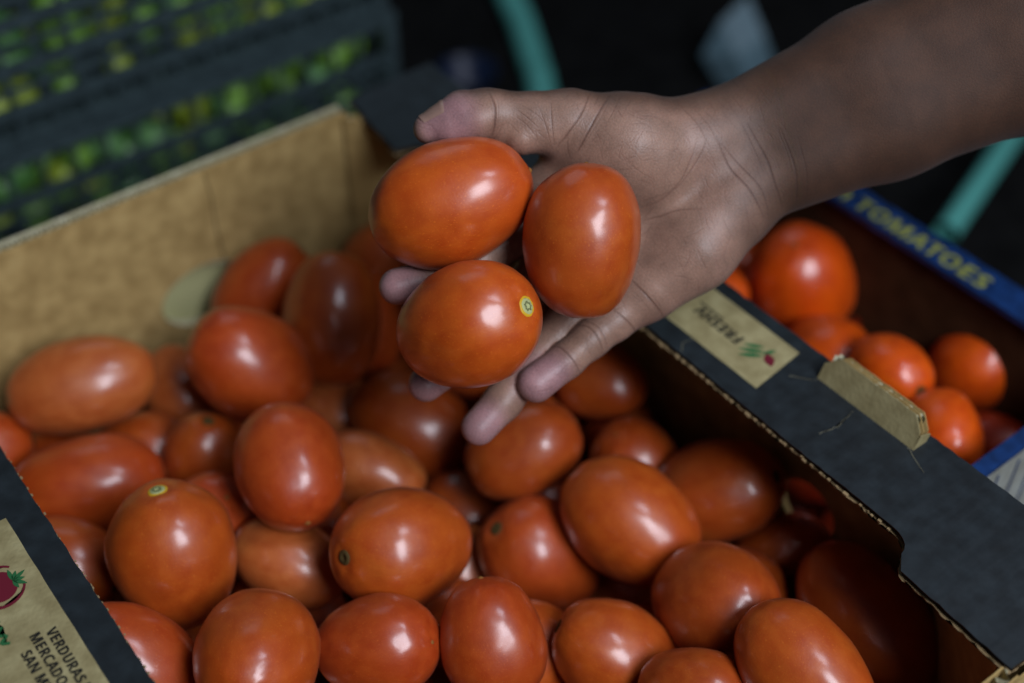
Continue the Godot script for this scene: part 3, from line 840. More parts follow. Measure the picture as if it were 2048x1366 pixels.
		[Vector3(-0.1005, 0.0337, -0.3282), Vector3(-0.2630, -0.9509, -0.1633), 0.0340, 0.0265, 3, "lower tomatoes in the front carton", "tomato of the lower layers, glimpsed in the gaps between the tomatoes on top", false],
		[Vector3(0.1172, 0.0329, -0.3907), Vector3(-0.3051, 0.5018, 0.8094), 0.0340, 0.0265, 3, "lower tomatoes in the front carton", "tomato of the lower layers, glimpsed in the gaps between the tomatoes on top", false],
		[Vector3(-0.2511, 0.0341, -0.4633), Vector3(-0.7898, 0.3370, -0.5125), 0.0340, 0.0265, 3, "lower tomatoes in the front carton", "tomato of the lower layers, glimpsed in the gaps between the tomatoes on top", false],
		[Vector3(0.1086, 0.0319, -0.2679), Vector3(0.7822, -0.6230, -0.0061), 0.0340, 0.0265, 4, "lower tomatoes in the front carton", "tomato of the lower layers, glimpsed in the gaps between the tomatoes on top", false],
		[Vector3(-0.1863, 0.0318, -0.5027), Vector3(0.1462, 0.9872, -0.0642), 0.0340, 0.0265, 3, "lower tomatoes in the front carton", "tomato of the lower layers, glimpsed in the gaps between the tomatoes on top", false],
		[Vector3(-0.0380, 0.0325, -0.3076), Vector3(0.7209, 0.6357, 0.2759), 0.0340, 0.0265, 4, "lower tomatoes in the front carton", "tomato of the lower layers, glimpsed in the gaps between the tomatoes on top", false],
		[Vector3(-0.1782, 0.0345, -0.5589), Vector3(-0.2309, -0.0691, 0.9705), 0.0340, 0.0265, 3, "lower tomatoes in the front carton", "tomato of the lower layers, glimpsed in the gaps between the tomatoes on top", false],
		[Vector3(-0.0731, 0.0331, -0.4605), Vector3(-0.4465, 0.8909, -0.0829), 0.0340, 0.0265, 3, "lower tomatoes in the front carton", "tomato of the lower layers, glimpsed in the gaps between the tomatoes on top", false],
		[Vector3(-0.1682, 0.0336, -0.3947), Vector3(-0.8418, 0.5258, -0.1218), 0.0340, 0.0265, 4, "lower tomatoes in the front carton", "tomato of the lower layers, glimpsed in the gaps between the tomatoes on top", false],
		[Vector3(-0.1143, 0.0317, -0.2527), Vector3(0.6234, 0.6497, -0.4349), 0.0340, 0.0265, 1, "lower tomatoes in the front carton", "tomato of the lower layers, glimpsed in the gaps between the tomatoes on top", false],
		[Vector3(-0.1151, 0.0330, -0.5062), Vector3(0.9136, -0.4016, -0.0634), 0.0340, 0.0265, 4, "lower tomatoes in the front carton", "tomato of the lower layers, glimpsed in the gaps between the tomatoes on top", false],
		[Vector3(0.0136, 0.0333, -0.5020), Vector3(-0.5747, -0.4922, 0.6538), 0.0340, 0.0265, 3, "lower tomatoes in the front carton", "tomato of the lower layers, glimpsed in the gaps between the tomatoes on top", false],
		[Vector3(0.0047, 0.0358, -0.3449), Vector3(-0.8811, -0.4403, 0.1726), 0.0340, 0.0265, 4, "lower tomatoes in the front carton", "tomato of the lower layers, glimpsed in the gaps between the tomatoes on top", false],
		[Vector3(-0.1579, 0.0314, -0.4535), Vector3(-0.1297, -0.7921, -0.5965), 0.0340, 0.0265, 4, "lower tomatoes in the front carton", "tomato of the lower layers, glimpsed in the gaps between the tomatoes on top", false],
		[Vector3(0.1040, 0.0320, -0.4792), Vector3(0.8253, -0.5511, -0.1235), 0.0340, 0.0265, 4, "lower tomatoes in the front carton", "tomato of the lower layers, glimpsed in the gaps between the tomatoes on top", false],
		[Vector3(-0.2219, 0.0317, -0.3787), Vector3(-0.4387, 0.1912, 0.8780), 0.0340, 0.0265, 4, "lower tomatoes in the front carton", "tomato of the lower layers, glimpsed in the gaps between the tomatoes on top", false],
		[Vector3(0.0041, 0.0358, -0.2505), Vector3(-0.5368, -0.2846, -0.7943), 0.0340, 0.0265, 3, "lower tomatoes in the front carton", "tomato of the lower layers, glimpsed in the gaps between the tomatoes on top", false],
		[Vector3(-0.0734, 0.0359, -0.3944), Vector3(-0.0096, -0.0704, -0.9975), 0.0340, 0.0265, 1, "lower tomatoes in the front carton", "tomato of the lower layers, glimpsed in the gaps between the tomatoes on top", false],
		[Vector3(0.1996, 0.0329, -0.3424), Vector3(0.4511, -0.6767, -0.5819), 0.0340, 0.0265, 4, "lower tomatoes in the front carton", "tomato of the lower layers, glimpsed in the gaps between the tomatoes on top", false],
		[Vector3(-0.1890, 0.0323, -0.3263), Vector3(-0.0227, 0.5820, -0.8129), 0.0340, 0.0265, 3, "lower tomatoes in the front carton", "tomato of the lower layers, glimpsed in the gaps between the tomatoes on top", false],
		[Vector3(-0.0807, 0.0337, -0.6581), Vector3(0.8557, -0.5161, -0.0370), 0.0340, 0.0265, 1, "lower tomatoes in the front carton", "tomato of the lower layers, glimpsed in the gaps between the tomatoes on top", false],
		[Vector3(-0.1386, 0.0320, -0.6209), Vector3(-0.6026, -0.7155, -0.3535), 0.0340, 0.0265, 4, "lower tomatoes in the front carton", "tomato of the lower layers, glimpsed in the gaps between the tomatoes on top", false],
		[Vector3(-0.1604, 0.0336, -0.2747), Vector3(-0.6722, 0.3113, 0.6718), 0.0340, 0.0265, 4, "lower tomatoes in the front carton", "tomato of the lower layers, glimpsed in the gaps between the tomatoes on top", false],
		[Vector3(0.1428, 0.0339, -0.3133), Vector3(-0.3732, 0.1730, -0.9115), 0.0340, 0.0265, 3, "lower tomatoes in the front carton", "tomato of the lower layers, glimpsed in the gaps between the tomatoes on top", false],
		[Vector3(-0.2735, 0.0330, -0.4171), Vector3(-0.7520, -0.3954, -0.5274), 0.0340, 0.0265, 4, "lower tomatoes in the front carton", "tomato of the lower layers, glimpsed in the gaps between the tomatoes on top", false],
		[Vector3(-0.2409, 0.0328, -0.5129), Vector3(0.7603, -0.2492, 0.5999), 0.0340, 0.0265, 3, "lower tomatoes in the front carton", "tomato of the lower layers, glimpsed in the gaps between the tomatoes on top", false],
		[Vector3(-0.3104, 0.0320, -0.4701), Vector3(-0.7805, -0.2151, -0.5870), 0.0340, 0.0265, 1, "lower tomatoes in the front carton", "tomato of the lower layers, glimpsed in the gaps between the tomatoes on top", false],
		[Vector3(0.0249, 0.0338, -0.5766), Vector3(0.8568, 0.1803, 0.4831), 0.0340, 0.0265, 3, "lower tomatoes in the front carton", "tomato of the lower layers, glimpsed in the gaps between the tomatoes on top", false],
		[Vector3(0.0358, 0.0328, -0.3963), Vector3(0.8316, -0.1909, -0.5215), 0.0340, 0.0265, 3, "lower tomatoes in the front carton", "tomato of the lower layers, glimpsed in the gaps between the tomatoes on top", false],
		[Vector3(-0.0855, 0.0313, -0.6003), Vector3(-0.0330, 0.9041, -0.4260), 0.0340, 0.0265, 4, "lower tomatoes in the front carton", "tomato of the lower layers, glimpsed in the gaps between the tomatoes on top", false],
		[Vector3(-0.0272, 0.0322, -0.6341), Vector3(0.4654, -0.5479, 0.6951), 0.0340, 0.0265, 4, "lower tomatoes in the front carton", "tomato of the lower layers, glimpsed in the gaps between the tomatoes on top", false],
		[Vector3(0.1716, 0.0358, -0.3873), Vector3(0.6426, -0.4557, -0.6159), 0.0340, 0.0265, 4, "lower tomatoes in the front carton", "tomato of the lower layers, glimpsed in the gaps between the tomatoes on top", false],
		[Vector3(-0.0554, 0.0351, -0.2552), Vector3(-0.8684, 0.0510, -0.4933), 0.0340, 0.0265, 1, "lower tomatoes in the front carton", "tomato of the lower layers, glimpsed in the gaps between the tomatoes on top", false],
		[Vector3(-0.0288, 0.0677, -0.3922), Vector3(0.0337, -0.9922, 0.1199), 0.0340, 0.0265, 4, "lower tomatoes in the front carton", "tomato of the lower layers, glimpsed in the gaps between the tomatoes on top", false],
		[Vector3(-0.1502, 0.0642, -0.3562), Vector3(-0.3953, 0.5373, 0.7450), 0.0340, 0.0265, 1, "lower tomatoes in the front carton", "tomato of the lower layers, glimpsed in the gaps between the tomatoes on top", false],
		[Vector3(0.0527, 0.0601, -0.2644), Vector3(0.7009, -0.5379, -0.4684), 0.0340, 0.0265, 3, "lower tomatoes in the front carton", "tomato of the lower layers, glimpsed in the gaps between the tomatoes on top", false],
		[Vector3(0.0922, 0.0749, -0.3219), Vector3(0.4168, -0.5976, -0.6849), 0.0340, 0.0265, 1, "lower tomatoes in the front carton", "tomato of the lower layers, glimpsed in the gaps between the tomatoes on top", false],
		[Vector3(-0.2019, 0.0606, -0.4388), Vector3(0.4142, 0.2343, 0.8795), 0.0340, 0.0265, 4, "lower tomatoes in the front carton", "tomato of the lower layers, glimpsed in the gaps between the tomatoes on top", false],
		[Vector3(-0.0857, 0.0706, -0.2839), Vector3(-0.0339, 0.7074, 0.7060), 0.0340, 0.0265, 3, "lower tomatoes in the front carton", "tomato of the lower layers, glimpsed in the gaps between the tomatoes on top", false],
		[Vector3(-0.1211, 0.0660, -0.4052), Vector3(-0.8555, 0.5133, -0.0689), 0.0340, 0.0265, 1, "lower tomatoes in the front carton", "tomato of the lower layers, glimpsed in the gaps between the tomatoes on top", false],
		[Vector3(-0.0634, 0.0744, -0.3463), Vector3(-0.4232, -0.6848, -0.5932), 0.0340, 0.0265, 3, "lower tomatoes in the front carton", "tomato of the lower layers, glimpsed in the gaps between the tomatoes on top", false],
		[Vector3(-0.0322, 0.0731, -0.2292), Vector3(0.4670, -0.4686, 0.7499), 0.0340, 0.0265, 1, "lower tomatoes in the front carton", "tomato of the lower layers, glimpsed in the gaps between the tomatoes on top", false],
		[Vector3(0.0171, 0.0691, -0.3023), Vector3(-0.6666, -0.6495, 0.3657), 0.0340, 0.0265, 4, "lower tomatoes in the front carton", "tomato of the lower layers, glimpsed in the gaps between the tomatoes on top", false],
		[Vector3(-0.1166, 0.0748, -0.4589), Vector3(0.4217, 0.8958, 0.1407), 0.0340, 0.0265, 4, "lower tomatoes in the front carton", "tomato of the lower layers, glimpsed in the gaps between the tomatoes on top", false],
		[Vector3(-0.2741, 0.0749, -0.5118), Vector3(-0.6647, -0.4206, -0.6175), 0.0340, 0.0265, 4, "lower tomatoes in the front carton", "tomato of the lower layers, glimpsed in the gaps between the tomatoes on top", false],
		[Vector3(0.0693, 0.0724, -0.3766), Vector3(-0.4151, -0.9086, 0.0453), 0.0340, 0.0265, 4, "lower tomatoes in the front carton", "tomato of the lower layers, glimpsed in the gaps between the tomatoes on top", false],
		[Vector3(-0.1474, 0.0882, -0.2690), Vector3(-0.4177, -0.3354, 0.8444), 0.0340, 0.0265, 1, "lower tomatoes in the front carton", "tomato of the lower layers, glimpsed in the gaps between the tomatoes on top", false],
		[Vector3(-0.0089, 0.0893, -0.6239), Vector3(0.7248, 0.6636, 0.1851), 0.0340, 0.0265, 1, "lower tomatoes in the front carton", "tomato of the lower layers, glimpsed in the gaps between the tomatoes on top", false],
		[Vector3(0.0959, 0.0870, -0.2506), Vector3(0.1960, 0.2187, -0.9559), 0.0340, 0.0265, 4, "lower tomatoes in the front carton", "tomato of the lower layers, glimpsed in the gaps between the tomatoes on top", false],
		[Vector3(-0.0275, 0.0973, -0.3022), Vector3(-0.2236, -0.8523, 0.4730), 0.0340, 0.0265, 1, "lower tomatoes in the front carton", "tomato of the lower layers, glimpsed in the gaps between the tomatoes on top", false],
		[Vector3(0.1444, 0.0924, -0.3182), Vector3(0.0864, -0.2927, -0.9523), 0.0340, 0.0265, 3, "lower tomatoes in the front carton", "tomato of the lower layers, glimpsed in the gaps between the tomatoes on top", false],
		[Vector3(-0.1121, 0.1035, -0.2220), Vector3(-0.8930, 0.0837, -0.4423), 0.0340, 0.0265, 3, "lower tomatoes in the front carton", "tomato of the lower layers, glimpsed in the gaps between the tomatoes on top", false],
		[Vector3(-0.0164, 0.1039, -0.5668), Vector3(0.9394, -0.2922, -0.1792), 0.0340, 0.0265, 4, "lower tomatoes in the front carton", "tomato of the lower layers, glimpsed in the gaps between the tomatoes on top", false],
		[Vector3(0.0205, 0.0900, -0.2240), Vector3(0.5914, 0.8057, -0.0342), 0.0340, 0.0265, 1, "lower tomatoes in the front carton", "tomato of the lower layers, glimpsed in the gaps between the tomatoes on top", false],
		[Vector3(0.0017, 0.0966, -0.3606), Vector3(0.8775, 0.2281, -0.4219), 0.0340, 0.0265, 1, "lower tomatoes in the front carton", "tomato of the lower layers, glimpsed in the gaps between the tomatoes on top", false],
		[Vector3(-0.0954, 0.0969, -0.6047), Vector3(-0.2663, 0.7526, -0.6022), 0.0340, 0.0265, 3, "lower tomatoes in the front carton", "tomato of the lower layers, glimpsed in the gaps between the tomatoes on top", false],
		[Vector3(-0.1959, 0.0906, -0.3616), Vector3(-0.1873, -0.6981, -0.6910), 0.0340, 0.0265, 4, "lower tomatoes in the front carton", "tomato of the lower layers, glimpsed in the gaps between the tomatoes on top", false],
		[Vector3(-0.1626, 0.1038, -0.4387), Vector3(-0.4336, -0.8896, -0.1432), 0.0340, 0.0265, 3, "lower tomatoes in the front carton", "tomato of the lower layers, glimpsed in the gaps between the tomatoes on top", false],
		[Vector3(-0.1162, 0.0877, -0.3221), Vector3(0.2926, 0.6120, -0.7348), 0.0340, 0.0265, 4, "lower tomatoes in the front carton", "tomato of the lower layers, glimpsed in the gaps between the tomatoes on top", false],
		[Vector3(0.0727, 0.0880, -0.4913), Vector3(0.4323, -0.9014, -0.0243), 0.0340, 0.0265, 4, "lower tomatoes in the front carton", "tomato of the lower layers, glimpsed in the gaps between the tomatoes on top", false],
		[Vector3(-0.2805, 0.0911, -0.4259), Vector3(-0.6683, 0.1127, -0.7353), 0.0340, 0.0265, 4, "lower tomatoes in the front carton", "tomato of the lower layers, glimpsed in the gaps between the tomatoes on top", false],
		[Vector3(-0.1498, 0.0957, -0.5622), Vector3(-0.2566, -0.2105, -0.9433), 0.0340, 0.0265, 4, "lower tomatoes in the front carton", "tomato of the lower layers, glimpsed in the gaps between the tomatoes on top", false],
		[Vector3(0.0079, 0.0859, -0.5207), Vector3(-0.6773, 0.7285, -0.1033), 0.0340, 0.0265, 1, "lower tomatoes in the front carton", "tomato of the lower layers, glimpsed in the gaps between the tomatoes on top", false],
		[Vector3(0.1172, 0.0880, -0.3965), Vector3(-0.3010, -0.1218, 0.9458), 0.0340, 0.0265, 4, "lower tomatoes in the front carton", "tomato of the lower layers, glimpsed in the gaps between the tomatoes on top", false],
		[Vector3(0.1183, 0.0516, -0.6992), Vector3(-0.4597, 0.5873, 0.6661), 0.0340, 0.0265, 6, "lower tomatoes in the blue rimmed box", "dark tomato low in the neighbouring box, glimpsed between its upper tomatoes", false],
		[Vector3(0.2460, 0.0565, -0.5169), Vector3(0.3721, 0.7431, 0.5562), 0.0340, 0.0265, 6, "lower tomatoes in the blue rimmed box", "dark tomato low in the neighbouring box, glimpsed between its upper tomatoes", false],
		[Vector3(0.0828, 0.0405, -0.6381), Vector3(0.5527, -0.6607, -0.5080), 0.0340, 0.0265, 6, "lower tomatoes in the blue rimmed box", "dark tomato low in the neighbouring box, glimpsed between its upper tomatoes", false],
		[Vector3(0.1221, 0.0537, -0.6089), Vector3(0.4977, -0.1299, -0.8576), 0.0340, 0.0265, 6, "lower tomatoes in the blue rimmed box", "dark tomato low in the neighbouring box, glimpsed between its upper tomatoes", false],
		[Vector3(0.1715, 0.0509, -0.5722), Vector3(-0.2070, 0.1592, 0.9653), 0.0340, 0.0265, 6, "lower tomatoes in the blue rimmed box", "dark tomato low in the neighbouring box, glimpsed between its upper tomatoes", false],
		[Vector3(0.1824, 0.0749, -0.5183), Vector3(0.1733, 0.6793, -0.7131), 0.0340, 0.0265, 6, "lower tomatoes in the blue rimmed box", "dark tomato low in the neighbouring box, glimpsed between its upper tomatoes", false],
		[Vector3(0.1481, 0.0311, -0.6534), Vector3(0.5461, -0.7085, 0.4469), 0.0340, 0.0265, 6, "lower tomatoes in the blue rimmed box", "dark tomato low in the neighbouring box, glimpsed between its upper tomatoes", false],
		[Vector3(0.2206, 0.0333, -0.5621), Vector3(-0.6513, -0.4436, 0.6156), 0.0340, 0.0265, 6, "lower tomatoes in the blue rimmed box", "dark tomato low in the neighbouring box, glimpsed between its upper tomatoes", false],
		[Vector3(0.0649, 0.0746, -0.6713), Vector3(0.6763, 0.6456, -0.3546), 0.0340, 0.0265, 6, "lower tomatoes in the blue rimmed box", "dark tomato low in the neighbouring box, glimpsed between its upper tomatoes", false],
	]
	var i := 0
	for q in rows:
		var t := thing("tomato", q[6], "tomato", q[0], 0.0, q[5])
		var y: Vector3 = q[1].normalized()
		var x := y.cross(Vector3(0.31, 0.2, 0.93)).normalized()
		t.basis = Basis(x, y, x.cross(y)) * Basis(Vector3.UP, rng.randf() * TAU)
		var body := put("flesh", meshes[i % 4], M.skin[q[4]], t)
		body.scale = Vector3(q[3], q[2], q[3])
		var top: float = q[2] * 0.945
		var fresh: bool = q[7]
		var s := put("stem_scar", scar, M.scar if fresh else M.scar_dark, t)
		s.position.y = top
		if fresh:
			put("ring", ring, M.scar_ring, s)
			put("core", core, M.scar_core, s)
		var b := put("blossom_scar", tip, M.tip, t)
		b.position.y = -q[2] * (1.0 + [0.02, 0.01, 0.03, 0.0][i % 4]) + 0.0003
		b.rotation.x = PI
		i += 1

# ------------------------------------------------------------------ the hand and forearm
func smin(a: float, b: float, k: float) -> float:
	var h := maxf(k - absf(a - b), 0.0) / k
	return minf(a, b) - h * h * k * 0.25

const CELL := 0.0011
const LO := Vector3(-0.118, -0.118, -0.062)
const HI := Vector3(0.325, 0.215, 0.075)
var bone_a := PackedVector3Array()
var bone_d := PackedVector3Array()
var bone_inv := PackedFloat32Array()
var bone_r := PackedFloat32Array()
var bone_dr := PackedFloat32Array()
var bone_group := PackedInt32Array()

func bone(group: int, a: Vector3, ra: float, b: Vector3, rb: float):
	bone_a.append(a)
	bone_d.append(b - a)
	bone_inv.append(1.0 / maxf((b - a).length_squared(), 1e-9))
	bone_r.append(ra)
	bone_dr.append(rb - ra)
	bone_group.append(group)

func skin_field(p: Vector3, list: PackedInt32Array) -> float:
	# smooth union: bones of one finger blend tightly, the palm and forearm broadly, fingers only with the palm
	var palm := 1.0
	var fingers := 1.0
	var current := 1.0
	var g := 0
	for i in list:
		var q := p - bone_a[i]
		var h := clampf(q.dot(bone_d[i]) * bone_inv[i], 0.0, 1.0)
		var d := (q - bone_d[i] * h).length() - bone_r[i] - bone_dr[i] * h
		var gi := bone_group[i]
		if gi == 0:
			palm = smin(palm, d, 0.010)
		elif gi == g:
			current = smin(current, d, 0.0032)
		else:
			fingers = minf(fingers, current)
			current = d
			g = gi
	fingers = minf(fingers, current)
	return smin(palm, fingers, 0.0085)

func build_person():
	var t := thing("person", "bare right hand and forearm reaching in from the right, palm up, holding three tomatoes", "person", Vector3(0.0412, 0.2770, -0.4803))
	t.rotation_degrees.x = -44.0
	bone(0, Vector3(0.0575, 0.0439, -0.0140), 0.0205, Vector3(0.1281, 0.0734, -0.0120), 0.0290)
	bone(0, Vector3(0.1281, 0.0734, -0.0120), 0.0290, Vector3(0.1972, 0.1013, -0.0060), 0.0370)
	bone(0, Vector3(0.1972, 0.1013, -0.0060), 0.0370, Vector3(0.3185, 0.1499, 0.0000), 0.0420)
	bone(0, Vector3(0.0690, 0.0209, -0.0140), 0.0205, Vector3(0.1381, 0.0531, -0.0120), 0.0290)
	bone(0, Vector3(0.1381, 0.0531, -0.0120), 0.0290, Vector3(0.2047, 0.0838, -0.0060), 0.0370)
	bone(0, Vector3(0.2047, 0.0838, -0.0060), 0.0370, Vector3(0.3255, 0.1312, 0.0000), 0.0420)
	bone(0, Vector3(0.0575, 0.0432, -0.0140), 0.0200, Vector3(0.0249, 0.0372, -0.0140), 0.0190)
	bone(0, Vector3(0.0680, 0.0204, -0.0140), 0.0195, Vector3(0.0441, 0.0060, -0.0140), 0.0180)
	bone(0, Vector3(0.0538, 0.0349, -0.0150), 0.0170, Vector3(-0.0254, 0.0133, -0.0150), 0.0125)
	bone(0, Vector3(0.0563, 0.0291, -0.0160), 0.0170, Vector3(-0.0205, -0.0045, -0.0170), 0.0125)
	bone(0, Vector3(0.0611, 0.0230, -0.0160), 0.0170, Vector3(-0.0025, -0.0250, -0.0160), 0.0125)
	bone(0, Vector3(0.0644, 0.0168, -0.0140), 0.0170, Vector3(0.0188, -0.0328, -0.0130), 0.0120)
	bone(0, Vector3(0.0615, 0.0069, -0.0110), 0.0195, Vector3(0.0458, -0.0111, -0.0090), 0.0180)
	bone(0, Vector3(0.0458, -0.0111, -0.0090), 0.0180, Vector3(0.0272, -0.0282, -0.0090), 0.0140)
	bone(0, Vector3(0.0444, 0.0387, -0.0080), 0.0200, Vector3(0.0120, 0.0374, -0.0030), 0.0235)
	bone(0, Vector3(0.0120, 0.0374, -0.0030), 0.0235, Vector3(-0.0142, 0.0468, 0.0030), 0.0145)
	bone(0, Vector3(0.0243, 0.0268, -0.0080), 0.0200, Vector3(0.0004, 0.0289, -0.0060), 0.0150)
	bone(0, Vector3(-0.0116, 0.0413, -0.0020), 0.0100, Vector3(-0.0231, 0.0249, -0.0120), 0.0080)
	bone(1, Vector3(-0.0142, 0.0473, 0.0030), 0.0142, Vector3(-0.0306, 0.0486, 0.0060), 0.0122)
	bone(1, Vector3(-0.0306, 0.0486, 0.0060), 0.0122, Vector3(-0.0502, 0.0504, 0.0080), 0.0112)
	bone(1, Vector3(-0.0502, 0.0504, 0.0080), 0.0112, Vector3(-0.0641, 0.0499, 0.0080), 0.0110)
	bone(1, Vector3(-0.0641, 0.0499, 0.0080), 0.0110, Vector3(-0.0722, 0.0464, 0.0080), 0.0086)
	bone(1, Vector3(-0.0722, 0.0464, 0.0080), 0.0086, Vector3(-0.0798, 0.0439, 0.0080), 0.0071)
	bone(1, Vector3(-0.0271, 0.0427, 0.0080), 0.0100, Vector3(-0.0364, 0.0394, 0.0100), 0.0082)
	bone(1, Vector3(-0.0347, 0.0431, 0.0060), 0.0090, Vector3(-0.0445, 0.0438, 0.0070), 0.0080)
	bone(1, Vector3(-0.0571, 0.0473, 0.0110), 0.0095, Vector3(-0.0686, 0.0446, 0.0110), 0.0074)
	bone(1, Vector3(-0.0542, 0.0548, 0.0050), 0.0080, Vector3(-0.0556, 0.0546, 0.0050), 0.0080)
	bone(2, Vector3(-0.0266, 0.0132, -0.0140), 0.0115, Vector3(-0.0398, -0.0040, -0.0080), 0.0104)
	bone(2, Vector3(-0.0398, -0.0040, -0.0080), 0.0104, Vector3(-0.0563, -0.0167, -0.0020), 0.0096)
	bone(2, Vector3(-0.0563, -0.0167, -0.0020), 0.0096, Vector3(-0.0766, -0.0250, 0.0030), 0.0092)
	bone(2, Vector3(-0.0766, -0.0250, 0.0030), 0.0092, Vector3(-0.0943, -0.0291, 0.0060), 0.0086)
	bone(3, Vector3(-0.0206, -0.0058, -0.0160), 0.0115, Vector3(-0.0326, -0.0275, -0.0150), 0.0105)
	bone(3, Vector3(-0.0326, -0.0275, -0.0150), 0.0105, Vector3(-0.0493, -0.0467, -0.0120), 0.0098)
	bone(3, Vector3(-0.0493, -0.0467, -0.0120), 0.0098, Vector3(-0.0683, -0.0638, -0.0090), 0.0092)
	bone(3, Vector3(-0.0683, -0.0638, -0.0090), 0.0092, Vector3(-0.0819, -0.0747, -0.0060), 0.0084)
	bone(4, Vector3(-0.0026, -0.0251, -0.0150), 0.0115, Vector3(-0.0134, -0.0431, -0.0140), 0.0104)
	bone(4, Vector3(-0.0134, -0.0431, -0.0140), 0.0104, Vector3(-0.0291, -0.0622, -0.0110), 0.0096)
	bone(4, Vector3(-0.0291, -0.0622, -0.0110), 0.0096, Vector3(-0.0457, -0.0830, -0.0070), 0.0090)
	bone(4, Vector3(-0.0457, -0.0830, -0.0070), 0.0090, Vector3(-0.0568, -0.0949, -0.0040), 0.0086)
	bone(5, Vector3(0.0187, -0.0324, -0.0120), 0.0112, Vector3(0.0072, -0.0444, -0.0080), 0.0098)
	bone(5, Vector3(0.0072, -0.0444, -0.0080), 0.0098, Vector3(-0.0042, -0.0534, -0.0050), 0.0090)
	bone(5, Vector3(-0.0042, -0.0534, -0.0050), 0.0090, Vector3(-0.0156, -0.0633, -0.0020), 0.0084)
	bone(5, Vector3(-0.0156, -0.0633, -0.0020), 0.0084, Vector3(-0.0300, -0.0742, 0.0010), 0.0090)
	var dim := Vector3i((HI - LO) / CELL) + Vector3i.ONE
	var field := PackedFloat32Array()
	field.resize(dim.x * dim.y * dim.z)
	field.fill(1.0)
	var B := 6
	var half := CELL * B * 0.5
	var reach := half * 1.7321 + CELL * 1.5
	var all := PackedInt32Array(range(bone_a.size()))
	var active := []
	for bz in range(0, dim.z, B):
		for by in range(0, dim.y, B):
			for bx in range(0, dim.x, B):
				var c := LO + Vector3(bx, by, bz) * CELL + Vector3.ONE * half
				var list := PackedInt32Array()
				var low := 1.0
				for i in all:
					var q := c - bone_a[i]
					var h := clampf(q.dot(bone_d[i]) * bone_inv[i], 0.0, 1.0)
					var d := (q - bone_d[i] * h).length() - bone_r[i] - bone_dr[i] * h
					low = minf(low, d)
					if d < reach + 0.012: list.append(i)
				if low > reach + 0.006 or list.is_empty(): continue
				var mid := skin_field(c, list)
				if absf(mid) > reach:
					if mid < 0:
						for z in range(bz, mini(bz + B, dim.z)):
							for y in range(by, mini(by + B, dim.y)):
								for x in range(bx, mini(bx + B, dim.x)): field[(z * dim.y + y) * dim.x + x] = -1.0
					continue
				for z in range(bz, mini(bz + B, dim.z)):
					for y in range(by, mini(by + B, dim.y)):
						for x in range(bx, mini(bx + B, dim.x)):
							field[(z * dim.y + y) * dim.x + x] = skin_field(LO + Vector3(x, y, z) * CELL, list)
				active.append(Vector3i(bx, by, bz))
	# surface nets over the active blocks
	var at := {}
	var verts := PackedVector3Array()
	var norms := PackedVector3Array()
	var sx := 1
	var sy := dim.x
	var sz := dim.x * dim.y
	var off := PackedInt32Array([0, 1, sy, sy + 1, sz, sz + 1, sz + sy, sz + sy + 1])
	var cells := PackedInt32Array()
	for blk in active:
		for z in range(blk.z, mini(blk.z + B, dim.z - 1)):
			for y in range(blk.y, mini(blk.y + B, dim.y - 1)):
				for x in range(blk.x, mini(blk.x + B, dim.x - 1)):
					var i0: int = (z * dim.y + y) * dim.x + x
					var s := 0
					for k in 8:
						if field[i0 + off[k]] < 0: s += 1
					if s == 0 or s == 8: continue
					var sum := Vector3.ZERO
					var cnt := 0
					for k in 8:
						var fa := field[i0 + off[k]]
						for ax in 3:
							if k & (1 << ax): continue
							var fb := field[i0 + off[k | (1 << ax)]]
							if (fa < 0) == (fb < 0): continue
							var tt := fa / (fa - fb)
							var c := Vector3(k & 1, (k >> 1) & 1, (k >> 2) & 1)
							c[ax] = tt
							sum += c
							cnt += 1
					at[i0] = verts.size()
					cells.append(i0)
					verts.append(LO + (Vector3(x, y, z) + sum / cnt) * CELL)
					var f := [field[i0], field[i0 + 1], field[i0 + sy], field[i0 + sy + 1], field[i0 + sz], field[i0 + sz + 1], field[i0 + sz + sy], field[i0 + sz + sy + 1]]
					norms.append(Vector3(f[1] + f[3] + f[5] + f[7] - f[0] - f[2] - f[4] - f[6], f[2] + f[3] + f[6] + f[7] - f[0] - f[1] - f[4] - f[5], f[4] + f[5] + f[6] + f[7] - f[0] - f[1] - f[2] - f[3]).normalized())
	var index := PackedInt32Array()
	for i0 in cells:
		var inside := field[i0] < 0
		for ax in 3:
			var step: int = [sx, sy, sz][ax]
			if (field[i0 + step] < 0) == inside: continue
			var u: int = [sy, sz, sx][ax]
			var v: int = [sz, sx, sy][ax]
			if not (at.has(i0 - u) and at.has(i0 - v) and at.has(i0 - u - v)): continue
			var a: int = at[i0]
			var b: int = at[i0 - u]
			var c: int = at[i0 - u - v]
			var d: int = at[i0 - v]
			if inside: index.append_array(PackedInt32Array([a, c, b, a, d, c]))
			else: index.append_array(PackedInt32Array([a, b, c, a, c, d]))
	var cols := PackedColorArray()
	var uvs := PackedVector2Array()
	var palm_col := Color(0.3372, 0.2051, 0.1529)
	var arm_col := Color(0.0723, 0.0343, 0.0176)  # darker skin pigment, with the weaker light on the forearm painted in
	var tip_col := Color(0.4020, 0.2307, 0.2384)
	var tips := [Vector3(-0.0696, 0.0468, 0.0140), Vector3(-0.0950, -0.0293, 0.0120), Vector3(-0.0818, -0.0744, 0.0020), Vector3(-0.0573, -0.0951, 0.0040), Vector3(-0.0271, -0.0717, 0.0080)]
